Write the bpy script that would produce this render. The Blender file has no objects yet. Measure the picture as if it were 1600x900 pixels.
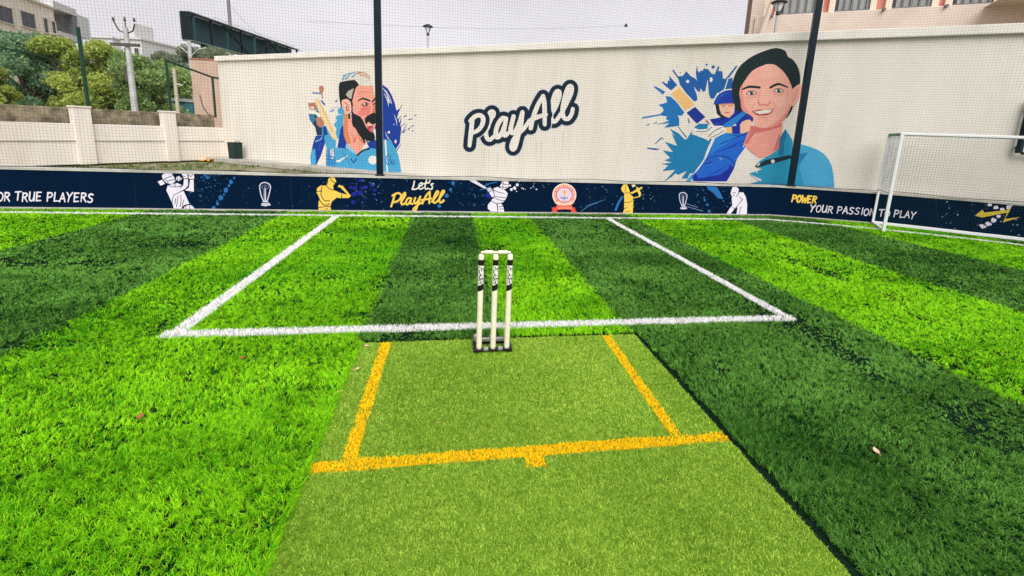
import bpy, bmesh, math, random
import numpy as np
from mathutils import Vector, Matrix
from mathutils.geometry import tessellate_polygon

# ------------------------------------------------------------------ camera, world, sun, exposure
SC = bpy.context.scene
COL = SC.collection
YAW, PITCH, ROLL = 0.170804, 0.186999, -0.0442455
F, PX, PY = 700.571, 819.748, 339.900          # focal length and principal point, for a 1600 px wide frame
C = np.array([-0.31557, -2.89938, 1.51832])
_f = np.array([math.sin(YAW)*math.cos(PITCH), math.cos(YAW)*math.cos(PITCH), -math.sin(PITCH)])
_r = np.array([math.cos(YAW), -math.sin(YAW), 0.0])
_d = np.cross(_f, _r)
R = np.array([math.cos(ROLL)*_r + math.sin(ROLL)*_d, -math.sin(ROLL)*_r + math.cos(ROLL)*_d, _f])  # right, down, forward
cd = bpy.data.cameras.new('camera'); cam = bpy.data.objects.new('camera', cd); COL.objects.link(cam)
cd.sensor_width = 36; cd.lens = F/1600*36
cd.shift_x = (800-PX)/1600; cd.shift_y = -(450-PY)/1600
cd.clip_start = 0.05; cd.clip_end = 3000
m = Matrix.Identity(4)
for i in range(3):
    m[i][0] = R[0][i]; m[i][1] = -R[1][i]; m[i][2] = -R[2][i]; m[i][3] = C[i]
cam.matrix_world = m
SC.camera = cam

SUN_EL, SUN_AZ = math.radians(46), math.radians(174)     # azimuth from +Y, clockwise: behind the camera
w = bpy.data.worlds.new('World'); SC.world = w; w.use_nodes = True
nt = w.node_tree; nt.nodes.clear()
sky = nt.nodes.new('ShaderNodeTexSky'); sky.sky_type = 'NISHITA'; sky.sun_disc = False
sky.sun_elevation = SUN_EL; sky.sun_rotation = SUN_AZ
sky.air_density = 1.0; sky.dust_density = 4.0; sky.ozone_density = 1.0
hs = nt.nodes.new('ShaderNodeHueSaturation'); hs.inputs['Saturation'].default_value = 0.10   # overcast: the blue is washed out of the sky
mx = nt.nodes.new('ShaderNodeMix'); mx.data_type = 'RGBA'; mx.inputs['Factor'].default_value = 0.72
mx.inputs['B'].default_value = (8.35, 8.05, 8.6, 1)                                              # even cloud sheet
bg = nt.nodes.new('ShaderNodeBackground'); bg.inputs['Strength'].default_value = 0.052
out = nt.nodes.new('ShaderNodeOutputWorld')
nt.links.new(sky.outputs[0], hs.inputs['Color']); nt.links.new(hs.outputs[0], mx.inputs['A'])
wc = nt.nodes.new('ShaderNodeTexCoord'); wm = nt.nodes.new('ShaderNodeMapping'); wm.inputs['Scale'].default_value = (1.0, 1.0, 3.0)
wn = nt.nodes.new('ShaderNodeTexNoise'); wn.inputs['Scale'].default_value = 1.6; wn.inputs['Detail'].default_value = 5; wn.inputs['Roughness'].default_value = 0.5
wr = nt.nodes.new('ShaderNodeMapRange'); wr.inputs['From Min'].default_value = 0.3; wr.inputs['From Max'].default_value = 0.7; wr.inputs['To Min'].default_value = 0.86; wr.inputs['To Max'].default_value = 1.10
wx = nt.nodes.new('ShaderNodeMix'); wx.data_type = 'RGBA'; wx.blend_type = 'MULTIPLY'; wx.inputs['Factor'].default_value = 1.0
nt.links.new(wc.outputs['Generated'], wm.inputs['Vector']); nt.links.new(wm.outputs[0], wn.inputs['Vector']); nt.links.new(wn.outputs['Fac'], wr.inputs['Value'])
nt.links.new(mx.outputs['Result'], wx.inputs['A']); nt.links.new(wr.outputs[0], wx.inputs['B'])
nt.links.new(wx.outputs['Result'], bg.inputs[0]); nt.links.new(bg.outputs[0], out.inputs[0])
sl = bpy.data.lights.new('sun', 'SUN'); sl.energy = 1.5; sl.angle = math.radians(50); sl.color = (1.0, 0.96, 0.90)
so = bpy.data.objects.new('sun', sl); COL.objects.link(so)
sd = Vector((math.sin(SUN_AZ)*math.cos(SUN_EL), math.cos(SUN_AZ)*math.cos(SUN_EL), math.sin(SUN_EL)))
so.rotation_euler = sd.to_track_quat('Z', 'Y').to_euler(); so.location = sd*40
SC.view_settings.view_transform = 'Standard'; SC.view_settings.look = 'None'
SC.view_settings.exposure = 1.15; SC.view_settings.gamma = 1.0
SC.cycles.max_bounces = 6; SC.cycles.transparent_max_bounces = 8
SC.cycles.use_denoising = True

# ------------------------------------------------------------------ helpers
rng = np.random.default_rng(7)
random.seed(7)
def ray(u): return R.T @ np.array([(u[0]-PX)/F, (u[1]-PY)/F, 1.0])
def ground(u, z=0.0):
    d = ray(u); return C + d*((z-C[2])/d[2])
def deep(u, depth): return C + ray(u)*depth
def proj(P):
    c = (np.asarray(P)-C) @ R.T
    return c[..., 0]/c[..., 2]*F+PX, c[..., 1]/c[..., 2]*F+PY, c[..., 2]
def lin(c):
    return tuple(((v/255)/12.92 if v/255 <= 0.04045 else ((v/255+0.055)/1.055)**2.4) for v in c)

MATS = {}
def mat(name, rgb, rough=0.6, metal=0.0, var=0.0, scale=3.0, dirt=None, dirt_amt=0.0, bump=0.0, bump_scale=60.0, spec=0.25, stretch=None):
    """principled material; var = brightness noise, dirt = second colour mixed in by patches; colours are linear"""
    if name in MATS: return MATS[name]
    M = bpy.data.materials.new(name); M.use_nodes = True; MATS[name] = M
    t = M.node_tree; b = t.nodes['Principled BSDF']
    b.inputs['Base Color'].default_value = (*rgb, 1); b.inputs['Roughness'].default_value = rough
    b.inputs['Metallic'].default_value = metal; b.inputs['Specular IOR Level'].default_value = spec
    tc = t.nodes.new('ShaderNodeNewGeometry'); src = tc.outputs['Position']
    if stretch:
        mp = t.nodes.new('ShaderNodeMapping'); mp.inputs['Scale'].default_value = stretch
        t.links.new(src, mp.inputs['Vector']); src = mp.outputs[0]
    last = None
    if var > 0:
        n = t.nodes.new('ShaderNodeTexNoise'); n.inputs['Scale'].default_value = scale; n.inputs['Detail'].default_value = 6; n.inputs['Roughness'].default_value = 0.65
        t.links.new(src, n.inputs['Vector'])
        mr = t.nodes.new('ShaderNodeMapRange'); mr.inputs['From Min'].default_value = 0.3; mr.inputs['From Max'].default_value = 0.7
        mr.inputs['To Min'].default_value = 1-var; mr.inputs['To Max'].default_value = 1+var*0.6
        t.links.new(n.outputs['Fac'], mr.inputs['Value'])
        mu = t.nodes.new('ShaderNodeMix'); mu.data_type = 'RGBA'; mu.blend_type = 'MULTIPLY'; mu.inputs['Factor'].default_value = 1
        mu.inputs['A'].default_value = (*rgb, 1); t.links.new(mr.outputs[0], mu.inputs['B'])
        last = mu.outputs['Result']
    if dirt:
        n2 = t.nodes.new('ShaderNodeTexNoise'); n2.inputs['Scale'].default_value = scale*0.45; n2.inputs['Detail'].default_value = 8; n2.inputs['Roughness'].default_value = 0.7
        t.links.new(src, n2.inputs['Vector'])
        r2 = t.nodes.new('ShaderNodeMapRange'); r2.inputs['From Min'].default_value = 0.48; r2.inputs['From Max'].default_value = 0.72
        r2.inputs['To Max'].default_value = dirt_amt
        t.links.new(n2.outputs['Fac'], r2.inputs['Value'])
        md = t.nodes.new('ShaderNodeMix'); md.data_type = 'RGBA'; t.links.new(r2.outputs[0], md.inputs['Factor'])
        if last: t.links.new(last, md.inputs['A'])
        else: md.inputs['A'].default_value = (*rgb, 1)
        md.inputs['B'].default_value = (*dirt, 1); last = md.outputs['Result']
    if last: t.links.new(last, b.inputs['Base Color'])
    if bump > 0:
        n3 = t.nodes.new('ShaderNodeTexNoise'); n3.inputs['Scale'].default_value = bump_scale; n3.inputs['Detail'].default_value = 4
        t.links.new(src, n3.inputs['Vector'])
        bp = t.nodes.new('ShaderNodeBump'); bp.inputs['Strength'].default_value = bump; bp.inputs['Distance'].default_value = 0.01
        t.links.new(n3.outputs['Fac'], bp.inputs['Height']); t.links.new(bp.outputs[0], b.inputs['Normal'])
    return M
def paint(c, k=0.92):
    """a flat wall paint from its display colour"""
    return mat('paint_%d_%d_%d' % tuple(c), tuple(v*k for v in lin(c)), 0.65, var=0.07, scale=5)
def fibre(name, ca, cb, da=None, db=None, transl=0.25, rough=0.55):
    """fibre material: attr rnd mixes ca..cb; attr stripe (0/1) chooses between da..db and ca..cb"""
    M = bpy.data.materials.new(name); M.use_nodes = True; MATS[name] = M
    t = M.node_tree; b = t.nodes['Principled BSDF']; o = t.nodes['Material Output']
    a = t.nodes.new('ShaderNodeAttribute'); a.attribute_name = 'rnd'
    x = t.nodes.new('ShaderNodeMix'); x.data_type = 'RGBA'; x.inputs['A'].default_value = (*ca, 1); x.inputs['B'].default_value = (*cb, 1)
    t.links.new(a.outputs['Fac'], x.inputs['Factor']); c = x.outputs['Result']
    if da:
        y = t.nodes.new('ShaderNodeMix'); y.data_type = 'RGBA'; y.inputs['A'].default_value = (*da, 1); y.inputs['B'].default_value = (*db, 1)
        t.links.new(a.outputs['Fac'], y.inputs['Factor'])
        s = t.nodes.new('ShaderNodeAttribute'); s.attribute_name = 'stripe'
        z = t.nodes.new('ShaderNodeMix'); z.data_type = 'RGBA'
        t.links.new(s.outputs['Fac'], z.inputs['Factor']); t.links.new(y.outputs['Result'], z.inputs['A']); t.links.new(c, z.inputs['B'])
        c = z.outputs['Result']
    t.links.new(c, b.inputs['Base Color']); b.inputs['Roughness'].default_value = rough; b.inputs['Specular IOR Level'].default_value = 0.12
    tr = t.nodes.new('ShaderNodeBsdfTranslucent'); t.links.new(c, tr.inputs['Color'])
    ms = t.nodes.new('ShaderNodeMixShader'); ms.inputs[0].default_value = transl
    t.links.new(b.outputs[0], ms.inputs[1]); t.links.new(tr.outputs[0], ms.inputs[2]); t.links.new(ms.outputs[0], o.inputs['Surface'])
    return M

def tag(o, label=None, cat=None, group=None, kind=None):
    if label: o['label'] = label
    if cat: o['category'] = cat
    if group: o['group'] = group
    if kind: o['kind'] = kind
    return o
def empty(name, loc=(0, 0, 0), label=None, cat=None, group=None):
    o = bpy.data.objects.new(name, None); COL.objects.link(o); o.location = loc; o.empty_display_size = 0.1
    return tag(o, label, cat, group)

class MB:
    """collects world-space geometry and links it as ONE mesh object"""
    def __init__(s): s.v = []; s.f = []; s.mi = []; s.mats = []; s.sm = []
    def m(s, M):
        if M not in s.mats: s.mats.append(M)
        return s.mats.index(M)
    def add(s, vs, fs, M, smooth=False):
        o = len(s.v); s.v += [tuple(map(float, v)) for v in vs]; k = s.m(M)
        for f in fs: s.f.append([i+o for i in f]); s.mi.append(k); s.sm.append(smooth)
        return s
    def box(s, c, sz, M, ax=None, bev=0.0):
        """box centred at c; sz along ax rows (default world axes); optional chamfer on all edges"""
        c = np.array(c, float); h = np.array(sz, float)/2; A = np.eye(3) if ax is None else np.array(ax, float)
        if bev <= 0:
            vs = [c + A.T@(h*np.array(k)) for k in [(-1,-1,-1),(1,-1,-1),(1,1,-1),(-1,1,-1),(-1,-1,1),(1,-1,1),(1,1,1),(-1,1,1)]]
            return s.add(vs, [(0,3,2,1),(4,5,6,7),(0,1,5,4),(1,2,6,5),(2,3,7,6),(3,0,4,7)], M)
        bm = bmesh.new(); bmesh.ops.create_cube(bm, size=1)
        for v in bm.verts: v.co = Vector((v.co.x*sz[0], v.co.y*sz[1], v.co.z*sz[2]))
        bmesh.ops.bevel(bm, geom=list(bm.edges), offset=bev, segments=2, affect='EDGES', profile=0.5)
        vs = [c + A.T@np.array(v.co) for v in bm.verts]; bm.verts.index_update()
        s.add(vs, [[v.index for v in f.verts] for f in bm.faces], M); bm.free(); return s
    def tube(s, pts, r, M, n=10, caps=True, smooth=True, ang=0.0):
        """tube along a polyline, r may be a list"""
        P = [np.array(p, float) for p in pts]; k = len(P); rr = r if isinstance(r, (list, tuple, np.ndarray)) else [r]*k
        t0 = P[1]-P[0]; up = np.array([0, 0, 1.0]) if abs(t0[2]) < 0.9*np.linalg.norm(t0) else np.array([0, 1.0, 0])
        vs = []
        for i in range(k):
            t = P[min(i+1, k-1)]-P[max(i-1, 0)]; t = t/np.linalg.norm(t)
            u = np.cross(up, t); u /= np.linalg.norm(u); q = np.cross(t, u)
            for j in range(n):
                a = ang+2*math.pi*j/n; vs.append(P[i]+rr[i]*(math.cos(a)*u+math.sin(a)*q))
        fs = [(i*n+j, i*n+(j+1) % n, (i+1)*n+(j+1) % n, (i+1)*n+j) for i in range(k-1) for j in range(n)]
        s.add(vs, fs, M, smooth)
        if caps: s.add(vs[:n], [tuple(range(n-1, -1, -1))], M); s.add(vs[-n:], [tuple(range(n))], M)
        return s
    def lathe(s, c, prof, M, n=24, smooth=True):
        """prof: (r, z) pairs, turned about the vertical through c"""
        c = np.array(c, float); vs = []
        for r, z in prof:
            for j in range(n):
                a = 2*math.pi*j/n; vs.append(c+np.array([r*math.cos(a), r*math.sin(a), z]))
        k = len(prof)
        s.add(vs, [(i*n+j, i*n+(j+1) % n, (i+1)*n+(j+1) % n, (i+1)*n+j) for i in range(k-1) for j in range(n)], M, smooth)
        if prof[0][0] > 1e-5: s.add(vs[:n], [tuple(range(n-1, -1, -1))], M)
        if prof[-1][0] > 1e-5: s.add(vs[-n:], [tuple(range(n))], M)
        return s
    def build(s, name, parent=None, M=None):
        me = bpy.data.meshes.new(name); me.from_pydata(s.v, [], s.f)
        for x in s.mats: me.materials.append(x)
        me.polygons.foreach_set('material_index', s.mi); me.polygons.foreach_set('use_smooth', s.sm); me.update()
        o = bpy.data.objects.new(name, me); COL.objects.link(o)
        if parent is not None:
            o.parent = parent; o.matrix_parent_inverse = Matrix.Translation(-Vector(parent.location))
        return o
def base_at(o, p):
    """moves a mesh object's origin to p, leaving the geometry where it is"""
    me = o.data; me.transform(Matrix.Translation(-Vector(p))); o.location = p; return o

def smooth_pts(p, k=6, closed=False):
    p = [np.array(q, float) for q in p]; n = len(p); res = []
    rngi = range(n if closed else n-1)
    for i in rngi:
        a, b, c, d = (p[(i-1) % n], p[i], p[(i+1) % n], p[(i+2) % n]) if closed else (p[max(i-1, 0)], p[i], p[i+1], p[min(i+2, n-1)])
        for j in range(k):
            t = j/k; res.append(0.5*((2*b)+(c-a)*t+(2*a-5*b+4*c-d)*t*t+(3*b-a-3*c+d)*t**3))
    if not closed: res.append(p[-1])
    return res

class Surf:
    """a vertical surface over a plan polyline; s runs along it, z up; normal faces the camera side"""
    def __init__(s, pts):
        s.p = [np.array(q, float) for q in pts]; s.L = [0]
        for a, b in zip(s.p, s.p[1:]): s.L.append(s.L[-1]+np.linalg.norm(b-a))
    def hit(s, u):
        d = ray(u); best = None
        for i, (a, b) in enumerate(zip(s.p, s.p[1:])):
            e = b-a; n = np.array([-e[1], e[0]]); t = (n@(a-C[:2]))/(n@d[:2])
            q = C+t*d; k = ((q[:2]-a)@e)/(e@e)
            lo = -1e9 if i == 0 else -1e-9; hi = 1e9 if i == len(s.p)-2 else 1+1e-9
            if t > 0 and lo <= k <= hi and (best is None or t < best[0]): best = (t, s.L[i]+k*math.sqrt(e@e), q[2])
        return best[1], best[2]
    def pt(s, a, z, off=0.0):
        i = max(0, min(len(s.p)-2, int(np.searchsorted(s.L, a))-1))
        e = (s.p[i+1]-s.p[i]); e = e/np.linalg.norm(e); n = np.array([e[1], -e[0]])
        q = s.p[i]+e*(a-s.L[i])+n*off; return np.array([q[0], q[1], z])
    def ax(s, a):
        i = max(0, min(len(s.p)-2, int(np.searchsorted(s.L, a))-1))
        e = (s.p[i+1]-s.p[i]); e = e/np.linalg.norm(e)
        return np.array([[e[0], e[1], 0], [e[1], -e[0], 0], [0, 0, 1.0]])     # along, out, up

class Paint:
    """flat painted shapes on a Surf: outlines given on the photograph, turned into (s, z) of the real surface.
    Overlapping shapes are stacked as real coats, each a fraction of a millimetre proud of the one below."""
    def __init__(s, surf, T=(0, 0, 1), base=0.002, step=0.0005, zclip=None):
        s.surf = surf; s.T = T; s.mb = MB(); s.boxes = []; s.base = base; s.step = step; s.zclip = zclip
    def _q(s, p): return (s.T[0]+p[0]/s.T[2], s.T[1]+p[1]/s.T[2])
    def _coat(s, q):
        a = np.array(q); b = (a[:, 0].min(), a[:, 1].min(), a[:, 0].max(), a[:, 1].max()); k = 0
        for c, l in s.boxes:
            if b[0] <= c[2] and c[0] <= b[2] and b[1] <= c[3] and c[1] <= b[3]: k = max(k, l+1)
        s.boxes.append((b, k)); return s.base+k*s.step
    def _map(s, q):
        r = [s.surf.hit(u) for u in q]
        if s.zclip: r = [(a, min(max(z, s.zclip[0]), s.zclip[1])) for a, z in r]
        return r
    def poly(s, pts, M, smooth=False):
        if smooth: pts = smooth_pts(pts, 4, True)
        q = [s._q(p) for p in pts]; off = s._coat(q); sz = s._map(q)
        tri = tessellate_polygon([[Vector((a, z, 0)) for a, z in sz]])
        vs = [s.surf.pt(a, z, off) for a, z in sz]
        fs = []
        for t in tri:
            a, b, c = (np.array(sz[i]) for i in t); cr = (b-a)[0]*(c-a)[1]-(b-a)[1]*(c-a)[0]
            if abs(cr) > 1e-9: fs.append(t if cr > 0 else t[::-1])
        s.mb.add(vs, fs, M); return s
    def dot(s, c, r, M, ry=None, n=14, rough=0.0):
        ry = ry or r
        return s.poly([(c[0]+math.cos(2*math.pi*i/n)*r*(1+random.uniform(-rough, rough)), c[1]+math.sin(2*math.pi*i/n)*ry*(1+random.uniform(-rough, rough))) for i in range(n)], M)
    def stroke(s, pts, w, M, taper=(1, 1), k=6, smooth=True):
        p = smooth_pts(pts, k) if smooth and len(pts) > 2 else [np.array(q, float) for q in pts]
        n = len(p); off = s._coat([s._q(q) for q in p]); L = []; Rr = []
        for i in range(n):
            t = p[min(i+1, n-1)]-p[max(i-1, 0)]; t = t/(np.linalg.norm(t)+1e-9); nn = np.array([-t[1], t[0]])
            u = i/(n-1); h = w/2*(taper[0]*(1-u)+taper[1]*u) if len(taper) == 2 else w/2*np.interp(u, np.linspace(0, 1, len(taper)), taper)
            L.append(p[i]+nn*h); Rr.append(p[i]-nn*h)
        vs = []; ks = []
        def put(q, o):
            a, z = s._map([s._q(q)])[0]; vs.append(s.surf.pt(a, z, o)); return len(vs)-1
        fs = []; il = []; ir = []
        for i in range(n):
            o = off+s.step*0.8*i/n; il.append(put(L[i], o)); ir.append(put(Rr[i], o))
        for i in range(n-1): fs.append((il[i], il[i+1], ir[i+1], ir[i]))
        for e, i in ((-1, 0), (1, n-1)):                                  # round ends
            h = np.linalg.norm(L[i]-Rr[i])/2
            if h < w*0.15: continue
            t = (p[min(i+1, n-1)]-p[max(i-1, 0)]); t = t/(np.linalg.norm(t)+1e-9)*e; nn = (L[i]-Rr[i])/(2*h)
            o = off+s.step*0.8*i/n
            arc = [il[i]]+[put(p[i]+nn*h*math.cos(a)+t*h*math.sin(a), o) for a in np.linspace(0, math.pi, 7)[1:-1]]+[ir[i]]
            fs.append(tuple(arc if e < 0 else arc[::-1]))
        # orient towards the viewer
        out_ = []
        for f in fs:
            a, b, c = (vs[i] for i in f[:3]); nrm = np.cross(b-a, c-a)
            out_.append(f if nrm@(C-a) > 0 else tuple(reversed(f)))
        s.mb.add(vs, out_, M); return s
    def splat(s, box, n, M, r=(0.6, 2.0), stretch=1.5):
        for _ in range(n):
            x = random.uniform(box[0], box[2]); y = random.uniform(box[1], box[3]); q = r[0]+(r[1]-r[0])*random.random()**2.5
            s.dot((x, y), q*random.uniform(1, stretch), M, q, n=8, rough=0.3)
        return s
GLYPH = {  # brush capitals, unit box, y down
 'F': [[(0.1,0),(0.08,1)], [(0.08,0.02),(0.75,0)], [(0.1,0.48),(0.6,0.46)]],
 'O': [[(0.5,0.02),(0.12,0.2),(0.05,0.6),(0.25,0.96),(0.6,0.95),(0.85,0.6),(0.78,0.2),(0.5,0.02)]],
 'R': [[(0.12,0),(0.08,1)], [(0.1,0.04),(0.6,0.06),(0.75,0.25),(0.55,0.45),(0.12,0.52)], [(0.35,0.5),(0.85,1.02)]],
 'T': [[(0.0,0.06),(0.9,0.0)], [(0.45,0.03),(0.42,1)]],
 'U': [[(0.08,0),(0.06,0.6),(0.2,0.96),(0.55,0.95),(0.75,0.6),(0.8,0)], [(0.79,0.3),(0.8,1.0)]],
 'E': [[(0.1,0),(0.08,1)], [(0.08,0.02),(0.75,0)], [(0.1,0.48),(0.62,0.46)], [(0.08,0.98),(0.78,0.95)]],
 'P': [[(0.12,0),(0.08,1)], [(0.08,0.05),(0.6,0.03),(0.8,0.25),(0.6,0.5),(0.12,0.58)]],
 'L': [[(0.12,0),(0.08,0.97)], [(0.08,0.97),(0.75,0.93)]],
 'A': [[(0.0,1),(0.42,0)], [(0.42,0),(0.85,1)], [(0.2,0.66),(0.72,0.62)]],
 'Y': [[(0.0,0),(0.4,0.5)], [(0.85,0),(0.4,0.5),(0.25,1.05)]],
 'S': [[(0.75,0.1),(0.4,0.02),(0.12,0.22),(0.35,0.46),(0.68,0.6),(0.66,0.86),(0.35,0.98),(0.02,0.86)]],
 'W': [[(0.0,0),(0.2,1)], [(0.2,1),(0.48,0.35)], [(0.48,0.35),(0.7,1)], [(0.7,1),(1.0,0)]],
 'I': [[(0.25,0),(0.22,1)]],
 'N': [[(0.08,1),(0.12,0)], [(0.12,0),(0.7,1)], [(0.7,1),(0.8,0)]],
}
ADV = {'I': 0.5, 'W': 1.2, 'L': 0.85, ' ': 0.55}
def lettering(P, text, x0, y0, x1, y1, h, w, M, slant=0.12, jit=0.04):
    tot = sum(ADV.get(c, 1.0) for c in text); ex = np.array([x1-x0, y1-y0])/tot; x = 0.0
    for c in text:
        if c != ' ':
            jy = random.uniform(-jit, jit)
            for st in GLYPH[c]:
                pts = []
                for a, b in st:
                    q = np.array([x0, y0])+ex*(x+a*0.92*(ADV.get(c, 1.0) if c == 'W' else 1))+np.array([slant*(1-b)*h, (b-1+jy)*h])
                    pts.append(q)
                P.stroke(pts, w*random.uniform(0.88, 1.12), M, taper=(1.05, 0.85))
        x += ADV.get(c, 1.0)

def vnoise(x, y, scale, seed, octaves=3):
    r = np.zeros_like(x); a = 1.0; tot = 0
    for o in range(octaves):
        g = np.random.default_rng(seed+o*31).random((128, 128)); u = x*scale*(2**o)+1000.3; v = y*scale*(2**o)+1000.7
        i = np.floor(u).astype(int); j = np.floor(v).astype(int); fu = u-i; fv = v-j
        fu = fu*fu*(3-2*fu); fv = fv*fv*(3-2*fv); i %= 128; j %= 128; i1 = (i+1) % 128; j1 = (j+1) % 128
        r += a*((g[i, j]*(1-fu)+g[i1, j]*fu)*(1-fv)+(g[i, j1]*(1-fu)+g[i1, j1]*fu)*fv); tot += a; a *= 0.5
    return r/tot

# ------------------------------------------------------------------ plan of the place
BOARD = [(-15.0, 5.04), (6.45, 5.57), (7.35, 5.24), (8.25, 4.80), (9.15, 4.13), (9.98, 3.43), (13.5, 0.55)]
board_surf = Surf(BOARD); BH = 0.645
WD = np.array([0.836, -0.549]); WD /= np.linalg.norm(WD); WN = np.array([WD[1], -WD[0]])     # mural wall direction, outward normal
CORNER = np.array([-8.89, 16.27]); WH = 3.72
mural_surf = Surf([CORNER, CORNER+WD*34])
side_surf = Surf([CORNER-WN*-24, CORNER])                                                     # low wall, square to the mural wall
def board_y(x):
    b = np.array(BOARD); return np.interp(x, b[:, 0], b[:, 1])
LINE_BACK = [(-15, 4.74), (6.02, 5.06), (6.95, 4.66), (7.77, 4.21), (8.6, 3.62), (9.6, 2.78), (12, 0.7)]

# ------------------------------------------------------------------ ground
gm = mat('soil_and_weeds', (0.26, 0.24, 0.15), 0.95, var=0.35, scale=1.6, dirt=(0.15, 0.22, 0.06), dirt_amt=0.9, bump=0.6, bump_scale=30)
g = MB(); g.add([(-600, -300, -0.06), (700, -300, -0.06), (700, 1500, -0.06), (-600, 1500, -0.06)], [(0, 1, 2, 3)], gm)
tag(g.build('ground'), kind='structure')
infill = mat('rubber_infill', (0.008, 0.022, 0.012), 1.0, var=0.5, scale=40, bump=0.5, bump_scale=200, spec=0.0)
b = np.array(BOARD); tb = MB()
fp = [(x, y-0.002) for x, y in BOARD]
tb.add([(-15, -9, -0.004)]+[(x, y, -0.004) for x, y in fp]+[(13.5, -9, -0.004)], [tuple(range(len(fp)+1, -1, -1))], infill)
tag(tb.build('turf_base'), kind='structure')

# ------------------------------------------------------------------ fibres
MAT_L, MAT_R, MAT_T = -0.915, 1.13, 0.195
def seg_dist(x, y, a, b2):
    a = np.array(a); b2 = np.array(b2); e = b2-a; L = np.linalg.norm(e); e = e/L
    t = (x-a[0])*e[0]+(y-a[1])*e[1]; d = np.abs((x-a[0])*-e[1]+(y-a[1])*e[0]); return np.where((t >= 0) & (t <= L), d, 9.0)
WHITE = {'front': [((-2.30, 0.415), (2.71, 0.395))], 'left': [((-2.215, 0.40), (-2.165, 4.90))], 'right': [((2.655, 0.40), (2.615, 4.95))],
         'back': list(zip(LINE_BACK, LINE_BACK[1:]))}
YELLOW = {'pop': [((-0.915, -1.02), (1.13, -1.02))], 'retL': [((-0.755, -0.98), (-0.745, 0.185))], 'retR': [((0.865, -0.98), (0.895, 0.185))], 'mark': [((0.10, -1.125), (0.10, -1.02))]}
def line_mask(x, y, table, half):
    r = {}
    wob = (vnoise(x, y, 6.0, 5)-0.5)*0.014
    for k, segs in table.items():
        d = np.full_like(x, 9.0)
        for a, b2 in segs: d = np.minimum(d, seg_dist(x, y, a, b2))
        r[k] = d+wob < half[k] if isinstance(half, dict) else d+wob < half
    return r
def stripe_light(x):
    r = np.zeros_like(x)
    for a, b2 in ((-13.4, -11.3), (-7.2, -5.12), (-3.05, -0.945), (0.10, 1.125), (3.165, 5.2), (7.2, 9.3), (11.4, 13.5)):
        r = np.where((x >= a) & (x < b2), 1.0, r)
    return r.astype(np.float32)
def scatter(x0, x1, y0, y1, dens):
    n = int((x1-x0)*(y1-y0)*dens); return rng.uniform(x0, x1, n), rng.uniform(y0, y1, n)
def in_view(x, y, mx_=320):
    u, v, dp = proj(np.stack([x, y, np.zeros_like(x)], -1)); return (dp > 0.3) & (u > -mx_) & (u < 1600+mx_) & (v < 1130)
def fibre_mesh(name, x, y, z0, h, wd, lean, lang, M, rnd, stripe=None, bend=0.35):
    """one mesh of thin tapering blades: root pair, middle pair, tip"""
    n = len(x); ca = np.cos(lang); sa = np.sin(lang); wa = lang+math.pi/2+rng.normal(0, 0.7, n); wx = np.cos(wa)*wd/2; wy = np.sin(wa)*wd/2
    V = np.zeros((n, 5, 3), np.float32)
    V[:, 0] = np.stack([x-wx, y-wy, z0+0*x], -1); V[:, 1] = np.stack([x+wx, y+wy, z0+0*x], -1)
    mx_ = x+ca*lean*h*bend; my_ = y+sa*lean*h*bend; mz = z0+h*0.6
    V[:, 2] = np.stack([mx_+wx*0.8, my_+wy*0.8, mz], -1); V[:, 3] = np.stack([mx_-wx*0.8, my_-wy*0.8, mz], -1)
    tz = z0+h*(1-0.25*np.clip(lean, 0, 1.6))
    V[:, 4] = np.stack([x+ca*lean*h, y+sa*lean*h, tz], -1)
    me = bpy.data.meshes.new(name); me.vertices.add(n*5); me.vertices.foreach_set('co', V.ravel())
    o5 = (np.arange(n)*5)[:, None]; loops = (o5+np.array([0, 1, 2, 3, 3, 2, 4])[None, :]).astype(np.int32).ravel()
    me.loops.add(n*7); me.loops.foreach_set('vertex_index', loops)
    st = np.stack([np.arange(n)*7, np.arange(n)*7+4], -1).astype(np.int32).ravel()
    me.polygons.add(n*2); me.polygons.foreach_set('loop_start', st)
    me.update(calc_edges=True); me.materials.append(M)
    a = me.attributes.new('rnd', 'FLOAT', 'POINT'); a.data.foreach_set('value', np.repeat(rnd, 5).astype(np.float32))
    if stripe is not None:
        a = me.attributes.new('stripe', 'FLOAT', 'POINT'); a.data.foreach_set('value', np.repeat(stripe, 5).astype(np.float32))
    o = bpy.data.objects.new(name, me); COL.objects.link(o); return o

turf_mat = fibre('turf_fibre', (0.026, 0.31, 0.002), (0.45, 0.93, 0.013), (0.007, 0.085, 0.004), (0.21, 0.50, 0.075), 0.3)
white_fib = fibre('white_fibre', (0.86, 0.87, 0.86), (0.96, 0.96, 0.95), transl=0.2)
mat_fib = fibre('mat_fibre', (0.090, 0.24, 0.004), (0.60, 0.83, 0.11), transl=0.25)
yel_fib = fibre('yellow_fibre', (0.93, 0.54, 0.002), (1.0, 0.72, 0.008), transl=0.2)

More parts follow.
